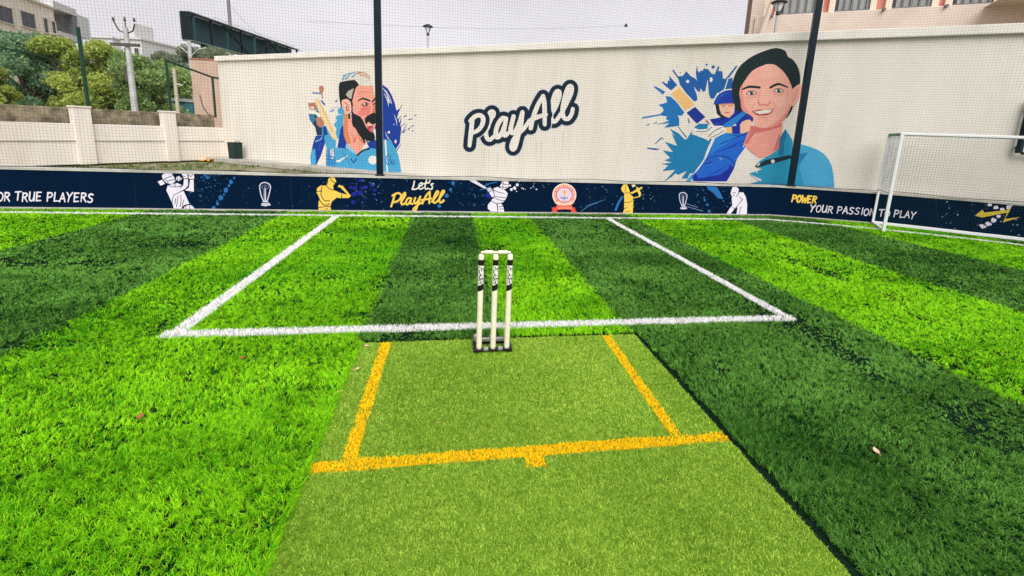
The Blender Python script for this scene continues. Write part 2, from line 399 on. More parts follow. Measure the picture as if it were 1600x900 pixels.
def wear_at(x, y):
    wear = 0.5*vnoise(x, y, 1.1, 11, 4)+0.5*vnoise(x, y, 4.5, 21, 3); worn = np.clip((wear-0.625)/0.09, 0, 1)*0.85
    for (cx, cy, rx, ry) in ((2.62, 0.0, 0.22, 1.3), (2.75, -1.1, 0.30, 0.5), (-2.9, 0.30, 0.35, 0.10), (-4.3, 2.2, 1.1, 0.16), (-3.5, 3.0, 0.5, 0.2), (-2.38, 0.62, 0.10, 0.22), (4.2, 1.6, 0.14, 0.8), (-3.6, 0.1, 0.3, 0.1)):
        worn = np.maximum(worn, np.clip(1.15-np.hypot((x-cx)/rx, (y-cy)/ry)+(vnoise(x, y, 5, 61)-0.5)*1.8, 0, 1))
    return worn
def blades(x, y, per, rad, wd):
    """tufts at (x, y), each of `per` curling blades splayed from one root"""
    n0 = len(x); tr = rng.random(n0); ta = rng.uniform(0, 2*math.pi, n0); wt = wear_at(x, y)
    k = rng.random(n0) > wt*0.72; x, y, tr, ta, wt = x[k], y[k], tr[k], ta[k], wt[k]
    sw = vnoise(x, y, 1.6, 71, 3)*4*math.pi                                   # the pile lies over in loose swirls
    x, y, tr, ta, wt, sw = (np.repeat(q, per) for q in (x, y, tr, ta, wt, sw)); n = len(x)
    la = ta+rng.uniform(-1.4, 1.4, n); px_, py_ = np.cos(la)*0.75+np.cos(sw)*0.45, np.sin(la)*0.75+np.sin(sw)*0.45; lang = np.arctan2(py_, px_)
    x = x+np.cos(lang)*rad*rng.random(n)+rng.normal(0, rad*0.5, n); y = y+np.sin(lang)*rad*rng.random(n)+rng.normal(0, rad*0.5, n)
    h = 0.025*(0.55+0.65*rng.random(n))*(1-0.45*wt)*(0.82+0.36*vnoise(x, y, 14, 41)); lean = 0.35+0.9*rng.random(n)+0.3*wt
    rnd = np.clip(0.08+0.40*rng.random(n)+0.60*np.where(tr < 0.16, -0.6, tr)+0.75*(vnoise(x, y, 1.1, 91, 4)-0.5)+0.55*(vnoise(x*0.6, y*2.4, 1.6, 97, 3)-0.5)-0.10*np.clip((y-0.2)/3, 0, 1), 0, 1)
    return x, y, h, wd*(0.75+0.5*rng.random(n)), lean, lang, rnd
def cat(acc): return tuple(np.concatenate(q) for q in zip(*acc))
halfW = {'front': 0.050, 'left': 0.052, 'right': 0.046, 'back': 0.036}
def keep_turf(x, y):
    edge = (vnoise(x, y, 9.0, 3)-0.5)*0.03
    return (y < board_y(x)-0.03) & in_view(x, y) & ~((x > MAT_L+0.004+edge*0.5) & (x < MAT_R+0.042+edge) & (y < MAT_T+0.022+edge))
ZONES = [(0.0, 2.6, 9500, 0.0024, 6, 0.006), (2.6, 4.2, 5200, 0.0032, 6, 0.007), (4.2, 6.5, 2900, 0.0044, 6, 0.009), (6.5, 16.0, 1400, 0.0064, 5, 0.014)]
acc = []
for r0, r1, dens, wd, per, rad in ZONES:
    x, y = scatter(max(-14, C[0]-r1), min(12.5, C[0]+r1), max(-3.4, C[1]-r1), min(5.6, C[1]+r1), dens)
    rr = np.hypot(x-C[0], y-C[1]); k = (rr >= r0) & (rr < r1) & keep_turf(x, y); acc.append(blades(x[k], y[k], per, rad, wd))
n = 3600; y = MAT_T-3.4*rng.random(n)**0.8; x = MAT_L-0.03+0.030*rng.random(n)+(vnoise(y*0, y, 9.0, 3)-0.5)*0.02             # fringe leaning over the mat's left edge
acc.append((x, y, 0.020+0.022*rng.random(n), 0.003*np.clip(np.hypot(x-C[0], y-C[1])/2, 0.8, 2), 0.4+0.7*rng.random(n), rng.normal(0, 0.8, n), np.clip(0.15+0.8*rng.random(n), 0, 1)))
X, Y, H, WDT, LEAN, LANG, RND = cat(acc)
lm = line_mask(X, Y, WHITE, halfW); anyw = np.zeros(len(X), bool)
for mk in lm.values(): anyw |= mk
kk = ~anyw; SX = X+(vnoise(X, Y, 20, 15)-0.5)*0.05+(vnoise(X, Y, 2.5, 19)-0.5)*0.06+rng.normal(0, 0.022, len(X))
tag(fibre_mesh('turf', X[kk], Y[kk], 0.0, H[kk], WDT[kk], LEAN[kk], LANG[kk], turf_mat, RND[kk], np.where((Y < 0.215) & (X < 0) & (X > -2), 1.0, stripe_light(SX))[kk]),
    'green artificial turf in light and dark stripes round the pitch', 'grass', kind='stuff')
taken = []
for key, segs in WHITE.items():                                              # the white lines are white pile, sown denser
    acc = []
    for a_, b_ in segs:
        a_, b_ = np.array(a_), np.array(b_); L_ = np.linalg.norm(b_-a_); e_ = (b_-a_)/L_; hw_ = halfW[key]+0.015
        n = int(L_*2*hw_*34000); t = rng.random(n)*L_; q = rng.uniform(-hw_, hw_, n); x = a_[0]+e_[0]*t-e_[1]*q; y = a_[1]+e_[1]*t+e_[0]*q
        rr = np.hypot(x-C[0], y-C[1]); k = (rng.random(n) < np.clip(3.2/rr, 0.25, 1)) & keep_turf(x, y); x, y, rr = x[k], y[k], rr[k]; n = len(x)
        acc.append((x, y, 0.029*(0.7+0.4*rng.random(n)), 0.0036*np.clip(rr/3.2, 0.9, 3.2), 0.2+0.6*rng.random(n), rng.uniform(0, 6.28, n), rng.random(n)))
    x, y, h, wd, le, la, rn = cat(acc); lmk = line_mask(x, y, {key: segs}, halfW)[key]
    for other in taken: lmk &= ~line_mask(x, y, {other: WHITE[other]}, halfW)[other]
    lmk &= rng.random(len(x)) > 0.35*wear_at(x, y)
    taken.append(key); tag(fibre_mesh('white_line', x[lmk], y[lmk], 0.0, h[lmk], wd[lmk], le[lmk], la[lmk], white_fib, rn[lmk]), kind='structure')

# pitch mat: backing sheet and a short dense curled pile
mat_back = mat('mat_backing', (0.16, 0.30, 0.02), 0.85, var=0.2, scale=3)
pm = MB(); pm.add([(MAT_L, -9, 0.002), (MAT_R, -9, 0.002), (MAT_R, MAT_T, 0.002), (MAT_L, MAT_T, 0.002)], [(0, 1, 2, 3)], mat_back)
tag(pm.build('pitch'), kind='structure')
acc = []
for r0, r1, dens, wd in ((0, 2.2, 60000, 0.0026), (2.2, 5.0, 34000, 0.0038)):
    x, y = scatter(MAT_L-0.01, MAT_R+0.005, -3.3, MAT_T+0.01, dens); rr = np.hypot(x-C[0], y-C[1])
    e1 = (vnoise(x, y, 12, 33)-0.5)*0.02
    k = (rr >= r0) & (rr < r1) & in_view(x, y) & (x > MAT_L+e1) & (x < MAT_R+e1*0.6) & (y < MAT_T+e1); x, y = x[k], y[k]; n = len(x)
    h = 0.011*(0.6+0.6*rng.random(n)); lang = rng.uniform(0, 2*math.pi, n); lean = 0.5+0.9*rng.random(n)
    rnd = np.clip(0.0+0.85*rng.random(n)+0.5*(vnoise(x, y, 1.3, 101, 3)-0.5)+0.4*(vnoise(x, y, 40, 111, 2)-0.5), 0, 1)
    acc.append((x, y, h, wd*(0.7+0.6*rng.random(n)), lean, lang, rnd))
X, Y, H, WDT, LEAN, LANG, RND = (np.concatenate(a) for a in zip(*acc))
lm = line_mask(X, Y, YELLOW, {'pop': 0.036, 'retL': 0.033, 'retR': 0.033, 'mark': 0.045}); anyy = np.zeros(len(X), bool)
for mk in lm.values(): anyy |= mk
worn_y = rng.random(len(X)) < 0.04; anyy &= ~worn_y
tag(fibre_mesh('yellow_crease_line', X[anyy], Y[anyy], 0.002, H[anyy]*1.05, WDT[anyy]*1.7, LEAN[anyy], LANG[anyy], yel_fib, RND[anyy]), kind='structure')
tag(fibre_mesh('pitch_pile', X[~anyy], Y[~anyy], 0.002, H[~anyy], WDT[~anyy], LEAN[~anyy], LANG[~anyy], mat_fib, RND[~anyy]),
    'short pale green pile of the pitch mat under the stumps', 'turf mat', kind='stuff')

# ------------------------------------------------------------------ mural wall
wall_m = mat('cream_wall', (0.80, 0.755, 0.68), 0.85, var=0.05, scale=1.7, dirt=(0.60, 0.55, 0.46), dirt_amt=0.5, bump=0.2, bump_scale=90, stretch=(1, 1, 0.16))
cope_m = mat('cream_coping', (0.84, 0.81, 0.74), 0.8, var=0.08, scale=2, dirt=(0.45, 0.42, 0.35), dirt_amt=0.25)
conc = mat('pale_concrete', (0.47, 0.45, 0.40), 0.9, var=0.2, scale=3, dirt=(0.22, 0.23, 0.14), dirt_amt=0.6)
AX = mural_surf.ax(1)
wall_root = empty('mural_wall', tuple(mural_surf.pt(0, 0)), 'tall cream boundary wall painted with two cricketer portraits and script lettering', 'wall')
mb = MB(); mb.box(mural_surf.pt(15.5, WH/2-0.05, -0.15), (31, 0.30, WH-0.02), wall_m, AX); mb.build('wall_face', wall_root)
mb = MB(); mb.box(mural_surf.pt(15.5, WH+0.0, -0.13), (31.1, 0.44, 0.17), cope_m, AX, 0.012); mb.build('coping', wall_root)
mb = MB(); mb.box(mural_surf.pt(8, 0.03, 0.36), (16, 0.70, 0.16), conc, AX, 0.015); tag(mb.build('kerb'), kind='structure')

BLK = (18, 30, 34)
# --- script lettering
P = Paint(mural_surf, (700, 100, 5.625))
navy = paint((12, 36, 58)); white = paint((240, 236, 228)); halo = paint((214, 224, 228))
PLAYALL = [[(215,480),(207,560),(197,650),(190,718)], [(198,500),(240,460),(285,452),(310,482),(300,535),(265,582),(213,606)],
 [(325,600),(362,535),(394,465),(400,428),(380,420),(357,455),(340,540),(334,610),(346,655),(372,664),(402,638)],
 [(505,480),(480,476),(445,520),(424,580),(424,635),(446,640),(476,600),(500,530),(511,480)], [(511,480),(498,550),(490,602),(502,630),(528,608)],
 [(577,460),(560,530),(551,582),(566,606),(592,590),(622,530),(652,428)], [(655,424),(642,530),(615,640),(592,726),(571,750),(559,722),(580,662),(622,610),(665,570),(702,520)],
 [(728,565),(745,482),(790,362),(836,282)], [(836,282),(848,350),(850,450),(851,532)], [(713,502),(770,472),(862,444)],
 [(900,452),(944,382),(976,292),(977,246),(955,244),(930,300),(910,400),(907,470),(926,507),(956,492),(990,440)],
 [(1003,422),(1044,342),(1080,262),(1087,206),(1066,198),(1040,250),(1015,350),(1007,430),(1024,476),(1056,482),(1086,442),(1097,394)]]
for st in PLAYALL: P.stroke(st, 128, halo)
for st in PLAYALL: P.stroke(st, 114, navy)
for st in PLAYALL: P.stroke(st, 38, white, taper=(1, 1.1, 0.9))
drip = mat('faded_blue_drip', (0.53, 0.56, 0.54), 0.8)
P2 = Paint(mural_surf, (0, 0, 1), base=0.001)
for x0, y0, y1 in ((757,232,262),(764,236,255),(778,240,268),(790,246,262),(838,222,246),(846,220,258),(866,212,238),(880,205,236)):
    P2.stroke([(x0, y0), (x0-0.5, y1)], random.uniform(0.8, 2.0), drip, taper=(1, 0.3))
P.mb.add(P2.mb.v, P2.mb.f, drip)
P.mb.build('script_lettering', wall_root)

# --- left portrait: shouting bearded cricketer
P = Paint(mural_surf, (460, 90, 4.5))
deep_blue = paint((16, 62, 160)); mid_blue = paint((28, 105, 190)); sky_b = paint((74, 170, 216)); pale_b = paint((150, 200, 224))
skin = paint((248, 172, 154)); skin_d = paint((218, 120, 104)); skin_l = paint((250, 196, 176)); hairm = paint((24, 30, 34)); brown = paint((190, 128, 108)); crm = paint((240, 218, 170))
red = paint((200, 62, 78)); tan = paint((226, 140, 92)); ink = paint((20, 40, 70))
P.poly([(620,190),(655,215),(684,262),(706,320),(718,372),(738,358),(724,420),(738,455),(752,500),(745,560),(742,600),(714,645),(640,590),(600,560),(556,480),(600,400),(618,330)], deep_blue)
P.stroke([(622,215),(648,250),(668,315)], 9, white, taper=(0.4,1)); P.stroke([(640,225),(668,275),(682,320)], 6, white, taper=(0.3,1))
P.stroke([(630,250),(655,300),(662,345)], 7, white, taper=(0.3,1,0.2)); P.stroke([(700,400),(716,440),(722,480)], 6, white, taper=(0.2,1,0.2)); P.stroke([(640,520),(655,560),(690,600)], 5, white, taper=(0.2,1,0.2)); P.dot((665,525), 9, white); P.dot((712,590), 7, white, 14); P.dot((700,470), 4, white)
for a, b2, ww in (((728,445),(752,405),6),((742,490),(780,462),6),((755,530),(790,470),5),((772,415),(790,405),8),((805,436),(832,430),8),((845,408),(858,404),7),((800,505),(815,492),8),((822,483),(842,478),7),((830,518),(836,512),8),((768,525),(782,505),9),((718,655),(748,610),7),((722,400),(758,330),6),((742,468),(750,430),9)):
    P.stroke([a, b2], ww, deep_blue, taper=(1, 0.5))
P.poly([(348,330),(318,352),(300,375),(312,392),(288,425),(300,440),(276,472),(296,500),(285,548),(312,575),(356,500),(362,380)], sky_b)
P.stroke([(250,378),(275,372)], 9, mid_blue, taper=(0.6,1)); P.stroke([(255,358),(305,350)], 4, pale_b); P.stroke([(292,310),(298,302)], 10, mid_blue); P.stroke([(300,405),(330,400)], 5, white)
# the small batter behind him
P.poly([(145,318),(168,316),(190,370),(185,395),(150,380)], paint((120,150,170)))
P.poly([(95,320),(145,316),(158,345),(142,370),(108,366)], brown); P.poly([(110,345),(140,345),(132,364),(115,362)], paint((240,222,212)))
P.poly([(174,206),(198,198),(208,222),(196,250),(180,246)], brown, True); P.stroke([(128,248),(186,251)], 8, mid_blue); P.stroke([(193,248),(197,285)], 9, brown)
P.stroke([(192,305),(212,330)], 12, mid_blue)
P.poly([(100,395),(150,400),(192,450),(204,490),(196,545),(160,548),(146,490),(110,440)], paint((22,60,92))); P.poly([(104,398),(140,402),(150,440),(130,462),(112,438)], paint((40,130,170)))
P.poly([(150,425),(190,416),(214,450),(206,486),(182,492),(160,478)], brown)
P.poly([(196,480),(222,478),(260,540),(292,562),(290,780),(222,775),(228,640),(196,545)], sky_b); P.poly([(200,490),(222,482),(236,540),(206,552)], deep_blue)
P.poly([(150,550),(210,546),(214,605),(186,692),(156,752),(118,752),(116,690),(130,610)], deep_blue); P.poly([(122,650),(146,640),(150,690),(154,756),(116,754),(112,700)], sky_b)
P.stroke([(150,590),(185,575),(196,558)], 7, pale_b); P.stroke([(160,560),(182,600),(170,650)], 5, mid_blue)
P.poly([(214,660),(226,640),(224,740),(190,755),(196,700)], paint((236,228,214)))
P.stroke([(158,300),(215,420),(284,560)], 44, crm, taper=(0.7,1,0.8)); P.stroke([(175,305),(232,430),(268,520)], 8, paint((232,190,120)))
P.poly([(250,650),(275,640),(285,700),(262,720)], white)
for a in range(6): P.stroke([(228+a*11,648),(226+a*11,770)], 4, mid_blue)
for a in range(4): P.stroke([(224,690+a*24),(288,700+a*22)], 5, mid_blue)
# jersey
P.poly([(292,640),(345,590),(440,690),(545,610),(590,575),(640,572),(668,584),(692,608),(712,640),(730,684),(742,735),(752,806),(290,788)], sky_b)
P.poly([(352,455),(325,505),(303,632),(362,640),(372,615),(350,540)], deep_blue); P.poly([(508,600),(560,575),(588,590),(584,642),(530,636)], deep_blue)
P.poly([(345,465),(350,380),(420,440),(508,590),(442,690),(372,612),(348,545)], skin); P.poly([(352,392),(376,400),(378,520),(400,600),(372,612),(348,545)], tan)
P.stroke([(395,520),(412,560),(420,600)], 6, skin_d, taper=(0.4,1)); P.stroke([(430,560),(425,590)], 12, skin_d)
P.stroke([(362,634),(405,655),(442,688)], 12, ink); P.stroke([(442,688),(480,655),(526,640)], 12, ink)
P.poly([(368,600),(440,672),(442,688),(360,634)], pale_b)
# head
P.poly([(425,200),(470,190),(545,188),(560,250),(572,300),(590,378),(570,394),(572,470),(550,520),(520,545),(430,450),(408,330),(400,250)], skin, True)
P.poly([(470,190),(545,188),(560,250),(572,300),(540,290),(500,270),(450,280),(440,230)], paint((243,166,140))); P.poly([(500,335),(545,340),(520,400),(470,415),(440,390)], paint((236,138,128)))
P.poly([(565,330),(590,378),(570,392),(545,388),(552,360)], skin_d); P.stroke([(530,372),(520,400),(495,430)], 6, skin_d)
P.poly([(315,190),(345,168),(430,158),(462,186),(440,205),(425,240),(405,310),(385,300),(365,290),(338,312),(332,352),(318,290)], hairm, True)
P.poly([(380,235),(420,215),(410,250),(402,290),(385,285),(362,262)], paint((190,184,170)))
P.poly([(333,310),(350,294),(385,300),(402,335),(398,372),(386,402),(362,395),(342,352)], skin_l, True); P.stroke([(352,315),(378,335),(382,372)], 8, skin_d); P.stroke([(366,345),(372,375)], 9, paint((180,80,76))); P.stroke([(385,400),(388,425)], 14, hairm)
P.poly([(398,305),(412,320),(412,385),(470,420),(512,498),(556,525),(566,576),(522,586),(492,570),(468,560),(432,500),(408,470),(405,380)], hairm, True)
P.stroke([(440,520),(462,575),(488,600)], 10, tan, taper=(0.6,1)); P.stroke([(478,555),(495,595)], 12, hairm)
P.poly([(498,430),(528,402),(568,390),(578,450),(553,470),(522,452),(504,468)], hairm, True); P.poly([(508,468),(550,466),(556,505),(540,530),(520,508)], red); P.poly([(512,470),(548,468),(546,478),(516,482)], white); P.poly([(532,500),(552,492),(550,518),(538,524)], paint((232,120,140)))
P.stroke([(448,306),(482,288),(532,304)], 12, hairm, taper=(0.4,1,1)); P.stroke([(550,312),(572,284)], 11, hairm)
P.poly([(470,330),(500,310),(532,325),(510,342),(480,345)], paint((176,92,80))); P.poly([(482,326),(505,316),(524,326),(506,336)], white); P.dot((508,326), 9, hairm); P.stroke([(555,330),(568,322)], 8, hairm)
P.poly([(335,160),(350,118),(400,98),(470,96),(520,108),(542,140),(546,186),(520,205),(488,192),(462,200),(440,170),(420,152),(370,150)], paint((226,222,210)))
for q in ([(340,155),(360,125),(392,108)],[(372,140),(400,112),(440,100)],[(362,150),(385,130)],[(410,135),(436,112)],[(345,128),(368,118)]): P.stroke(q, 11, paint((110,168,206)), taper=(1,0.4))
for q in ([(450,102),(500,112),(535,142)],[(462,122),(502,130),(528,152)],[(440,112),(470,108)]): P.stroke(q, 7, paint((200,110,78)), taper=(1,0.6))
for q in ([(490,200),(500,178)],[(520,198),(526,170)],[(545,195),(542,165)]): P.stroke(q, 8, white)
# shirt marks
P.poly([(296,718),(308,722),(388,682),(318,736),(298,735)], white); P.stroke([(400,714),(418,742),(436,712)], 10, deep_blue, smooth=False)
P.dot((552,720), 32, white); P.stroke([(640,585),(655,800)], 11, white)
for a, b2, c_ in ((650,690,755),(662,672,760),(678,690,745),(690,715,752),(702,725,748)): P.stroke([(a,b2),(a-6,(b2+c_)/2),(a+4,c_)], 6, mid_blue)
for i in range(34):                                                    # bristle along the beard and hair
    x0, y0 = random.choice([(420+i*3.2, 455+i*3.4), (470+random.uniform(-10, 60), 575+random.uniform(-8, 10)), (405+random.uniform(0, 10), 330+i*4)]); P.stroke([(x0, y0), (x0-random.uniform(4, 14), y0+random.uniform(6, 18))], 5, hairm, taper=(1, 0.2))
for x0, y0 in ((360,182),(392,186),(404,205),(372,208),(345,215),(340,245)): P.stroke([(x0, y0), (x0+10, y0-5)], 4, paint((70,92,98)), taper=(0.3,1,0.3))
for q in ([(440,500),(470,530)],[(470,520),(500,552)],[(500,540),(530,560)],[(430,420),(440,470)],[(450,440),(480,490)]): P.stroke(q, 4, paint((64,66,66)), taper=(0.2,1,0.2))
for q, M_ in (([(450,255),(490,240),(540,250)],skin_d),([(470,232),(520,224)],skin_l),([(455,350),(480,362),(520,358)],skin_d),([(440,345),(430,380)],skin_d),([(530,345),(545,375)],skin_l),([(420,300),(425,360)],skin_l),([(480,390),(470,430)],skin_l),([(402,560),(430,640)],skin_l),([(460,600),(450,650)],skin_d)): P.stroke(q, 6, M_, taper=(0.2,1,0.2))
for q in ([(330,660),(360,700),(400,760)],[(470,700),(480,760)],[(600,620),(610,700),(600,770)],[(680,640),(710,700)]): P.stroke(q, 5, mid_blue, taper=(0.2,1,0.2))
P.mb.build('cricketer_portrait', wall_root)

# --- right portrait: smiling woman and a batter in a helmet, over blue splashes
P = Paint(mural_surf, (1000, 90, 9))
royal = paint((22, 96, 172)); teal = paint((20, 128, 182)); blue2 = paint((28, 118, 190)); bat_b = paint((14, 48, 150)); peach = paint((244, 196, 126))
P.poly([(452,182),(475,172),(535,262),(600,260),(650,192),(720,265),(775,290),(802,328),(785,215),(800,105),(812,180),(830,212),(858,178),(880,188),(900,150),(960,165),(1010,230),(1055,230),(1095,120),(1120,128),(1100,186),(1160,192),(1165,290),(1200,302),(1355,108),(1370,122),(1330,180),(1240,300),(1300,280),(1310,470),(1140,520),(1085,490),(1068,545),(1030,580),(990,575),(970,510),(952,300),(932,400),(920,468),(890,482),(850,430),(845,490),(800,460),(755,400),(800,530),(808,598),(762,617),(650,500),(562,380),(540,300)], royal)
P.stroke([(1240,290),(1185,460)], 12, white)
P.poly([(300,340),(328,340),(385,375),(394,318),(420,332),(408,258),(440,290),(525,385),(440,460),(370,410)], royal)
P.poly([(182,402),(232,410),(358,480),(320,522),(290,490),(212,430)], blue2)
P.poly([(360,540),(430,550),(510,620),(624,770),(592,816),(520,815),(552,850),(552,960),(400,980),(340,985),(440,900),(360,862),(382,826),(290,812),(20,862),(40,835),(280,795),(332,750),(320,702),(258,665),(382,630)], blue2)
P.dot((670,335), 23, white); P.dot((1000,310), 21, white, 34); P.dot((937,100), 15, royal); P.dot((1030,132), 23, royal); P.dot((522,122), 7, ink); P.dot((568,208), 8, ink)
P.poly([(425,512),(552,405),(782,662),(640,758)], white); P.poly([(436,512),(550,416),(770,662),(640,748)], peach)
P.poly([(655,775),(775,692),(918,836),(800,930)], bat_b)
P.T = (1000, 180, 8.18)
P.poly([(205,122),(330,85),(400,55),(420,20),(490,10),(502,70),(490,112),(440,138),(455,92),(340,104)], blue2)
for a, b2, ww in (((80,132),(115,114),14),((176,106),(210,94),14),((195,365),(275,290),16),((95,422),(212,436),24),((228,434),(242,434),14),((288,294),(302,304),12),((490,150),(590,280),14),((615,40),(630,95),16)): P.stroke([a, b2], ww, royal, taper=(0.6, 1))
P.poly([(382,172),(492,230),(575,312),(600,300),(640,240),(655,205),(672,250),(850,268),(975,300),(905,430),(830,600),(728,744),(640,742),(604,812),(530,806),(598,712),(490,762),(455,742),(400,792),(306,848),(452,698),(288,712),(362,640),(272,622),(412,605),(312,576),(388,545),(290,448),(424,472),(318,338),(476,392),(404,232),(452,278)], teal)
P.T = (1000, 60, 3.75)
P.poly([(265,840),(300,800),(322,790),(322,836)], sky_b)
# batter
P.poly([(296,846),(318,786),(372,712),(398,640),(432,570),(400,600),(384,590),(318,565),(312,535),(400,490),(430,470),(424,380),(446,330),(490,300),(545,294),(600,330),(630,410),(668,440),(676,500),(664,560),(622,650),(582,705),(560,770),(516,846)], white)
bl1 = paint((26, 104, 216)); bl2 = paint((12, 44, 160)); bl3 = paint((36, 132, 216)); fskin = paint((246, 196, 166))
P.poly([(540,335),(548,420),(600,440),(620,420),(600,330)], royal)
P.poly([(390,700),(440,690),(555,745),(545,775),(508,838),(312,836),(300,812),(340,770)], bl1); P.poly([(530,720),(556,748),(545,775),(508,838),(330,838),(345,820),(470,798),(520,760)], bl2)
P.poly([(318,790),(334,800),(345,836),(312,836)], bl2)
P.poly([(440,585),(560,520),(655,525),(645,570),(612,645),(572,700),(552,756),(470,700),(380,718),(420,630)], bl1); P.poly([(440,590),(620,470),(650,440),(668,470),(600,560),(470,640),(410,680)], bl3)
P.poly([(408,474),(500,458),(600,426),(650,430),(666,470),(655,500),(600,540),(560,500),(440,520)], bl2); P.poly([(470,520),(540,470),(604,428),(622,440),(560,500),(500,540)], bl3)
P.stroke([(380,712),(450,688),(520,700),(556,742)], 6, ink, taper=(0.5,1)); P.stroke([(470,620),(560,580),(640,555)], 5, bl2); P.stroke([(500,650),(580,610),(622,600)], 4, bl2); P.stroke([(385,735),(420,725)], 7, bl2)
P.poly([(585,512),(600,488),(640,476),(660,500),(655,530),(610,555),(585,550)], fskin, True); P.stroke([(655,500),(655,545),(605,635)], 5, white)
P.poly([(538,514),(586,512),(586,560),(540,558)], bl2); P.poly([(492,522),(538,518),(540,556),(500,554)], peach)
P.poly([(320,540),(345,520),(400,525),(420,512),(480,512),(505,530),(505,552),(420,590),(392,585),(405,560),(330,560)], white)
P.poly([(318,520),(345,500),(400,500),(395,530),(345,535)], teal); P.stroke([(330,545),(385,545),(420,520)], 4, ink); P.stroke([(400,575),(440,540),(478,522)], 4, ink); P.stroke([(412,582),(460,560),(492,540)], 3, ink); P.stroke([(390,480),(405,500)], 9, brown)
P.poly([(440,380),(466,385),(474,440),(505,466),(484,472),(450,440)], hairm); P.poly([(462,384),(558,378),(556,432),(522,466),(494,456),(468,425)], fskin); P.poly([(556,376),(582,372),(574,440),(540,472),(552,430)], bl2)
P.poly([(432,384),(452,338),(490,310),(540,303),(578,330),(584,374),(520,380),(445,386)], paint((16, 58, 172)), True)
P.stroke([(480,398),(500,396)], 7, brown); P.stroke([(522,396),(542,394)], 7, brown); P.stroke([(500,434),(522,434)], 5, red); P.stroke([(512,400),(508,420)], 3, skin_d); P.stroke([(470,388),(554,382)], 6, skin_d)
for q, w_, M_ in (([(430,640),(500,600),(560,590)],4,bl3),([(450,668),(520,640),(600,625)],4,bl2),([(520,560),(580,570),(640,545)],4,bl2),([(410,690),(440,650)],5,bl3),([(350,780),(400,740),(470,720)],5,bl3),([(380,820),(450,780),(520,740)],4,bl2),([(590,640),(560,700)],5,bl3),([(480,700),(540,730)],5,bl3),([(430,500),(470,500)],5,bl3),([(620,450),(650,470)],5,bl3)): P.stroke(q, w_, M_, taper=(0.3,1,0.3))
for q in ([(446,384),(470,340),(520,322)],[(470,330),(500,316)]): P.stroke(q, 4, bl3, taper=(0.3,1,0.3))
# woman
hair2 = paint((14, 38, 42)); f1 = paint((250, 182, 164)); f2 = paint((238, 150, 138)); f3 = paint((252, 190, 172)); neck = paint((244, 164, 150)); nshade = paint((218, 118, 112))
P.poly([(648,515),(720,525),(780,512),(835,478),(832,545),(812,640),(765,690),(700,700),(640,655),(606,620)], neck); P.poly([(652,510),(720,528),(790,508),(830,488),(828,518),(760,538),(695,552),(655,590),(630,616),(608,622),(636,570)], nshade); P.poly([(815,560),(835,590),(808,650),(780,660)], nshade)
P.stroke([(640,600),(680,560)], 6, white, taper=(0.3,1)); P.stroke([(690,640),(720,625),(752,630)], 8, f3, taper=(0.3,1))
P.poly([(540,330),(545,250),(580,170),(650,110),(740,70),(800,57),(850,73),(866,106),(900,130),(930,182),(939,240),(930,282),(895,312),(600,330),(602,395),(588,432),(565,420)], hair2, True)
P.poly([(870,392),(902,388),(885,430),(860,466),(848,462)], hair2)
P.poly([(892,300),(935,268),(946,290),(932,350),(905,392),(873,392),(888,340)], f1, True); P.stroke([(925,295),(910,340),(890,372)], 8, f2)
P.poly([(583,305),(618,242),(660,190),(720,160),(780,153),(835,190),(870,240),(893,300),(896,350),(882,402),(862,450),(830,490),(782,518),(720,525),(672,510),(660,462),(600,420),(588,360)], f1, True)
P.poly([(583,305),(602,272),(602,330),(612,395),(640,435),(662,462),(640,448),(600,420),(588,360)], f2, True); P.poly([(720,160),(780,153),(820,182),(800,230),(740,240),(690,220)], f3, True); P.poly([(700,300),(745,300),(752,370),(720,395),(702,370)], f3, True); P.poly([(640,360),(680,350),(690,390),(660,410)], f3, True); P.poly([(780,350),(850,340),(850,390),(800,400)], f3, True); P.poly([(862,450),(830,490),(782,518),(740,524),(800,490),(850,440),(880,380)], f2, True)
P.stroke([(598,300),(640,284),(700,288)], 14, hair2, taper=(0.5,1,1)); P.stroke([(764,288),(810,268),(864,286)], 14, hair2, taper=(1,1,0.5))
for ex_, ey_ in ((652,320),(811,306)):
    P.poly([(ex_-32,ey_+6),(ex_-14,ey_-13),(ex_+16,ey_-13),(ex_+34,ey_+4),(ex_+10,ey_+13),(ex_-16,ey_+13)], paint((120,70,66))); P.poly([(ex_-26,ey_+5),(ex_-10,ey_-8),(ex_+14,ey_-8),(ex_+27,ey_+3),(ex_+8,ey_+10),(ex_-12,ey_+10)], white); P.dot((ex_+2,ey_), 11, hair2); P.dot((ex_+5,ey_-4), 3, white); P.stroke([(ex_-30,ey_+22),(ex_,ey_+28),(ex_+28,ey_+20)], 4, f2)
P.stroke([(692,372),(704,392),(724,386),(745,392),(764,370)], 6, nshade); P.stroke([(704,310),(696,350),(688,374)], 4, f2); P.stroke([(672,380),(655,410)], 5, f2); P.stroke([(778,372),(800,405)], 5, f2)
P.poly([(652,428),(700,416),(726,420),(785,410),(768,440),(740,452),(690,452)], paint((176, 72, 74))); P.poly([(664,430),(720,422),(778,416),(758,437),(700,444)], white); P.stroke([(696,466),(745,464)], 6, f2)
P.poly([(640,790),(720,765),(676,748),(700,718),(780,672),(822,640),(815,590),(852,530),(895,600),(892,680),(940,620),(990,633),(1040,652),(1075,675),(1104,708),(1122,745),(1133,795),(1139,872),(640,852),(706,832)], paint((36, 156, 196)))
P.poly([(852,530),(818,590),(812,680),(838,692),(846,610),(858,570)], paint((24, 120, 168))); P.poly([(940,620),(990,633),(1040,652),(1075,675),(1104,708),(1122,745),(1133,795),(1139,872),(960,864),(935,760)], sky_b); P.poly([(930,676),(985,668),(925,748)], paint((26, 130, 180)))
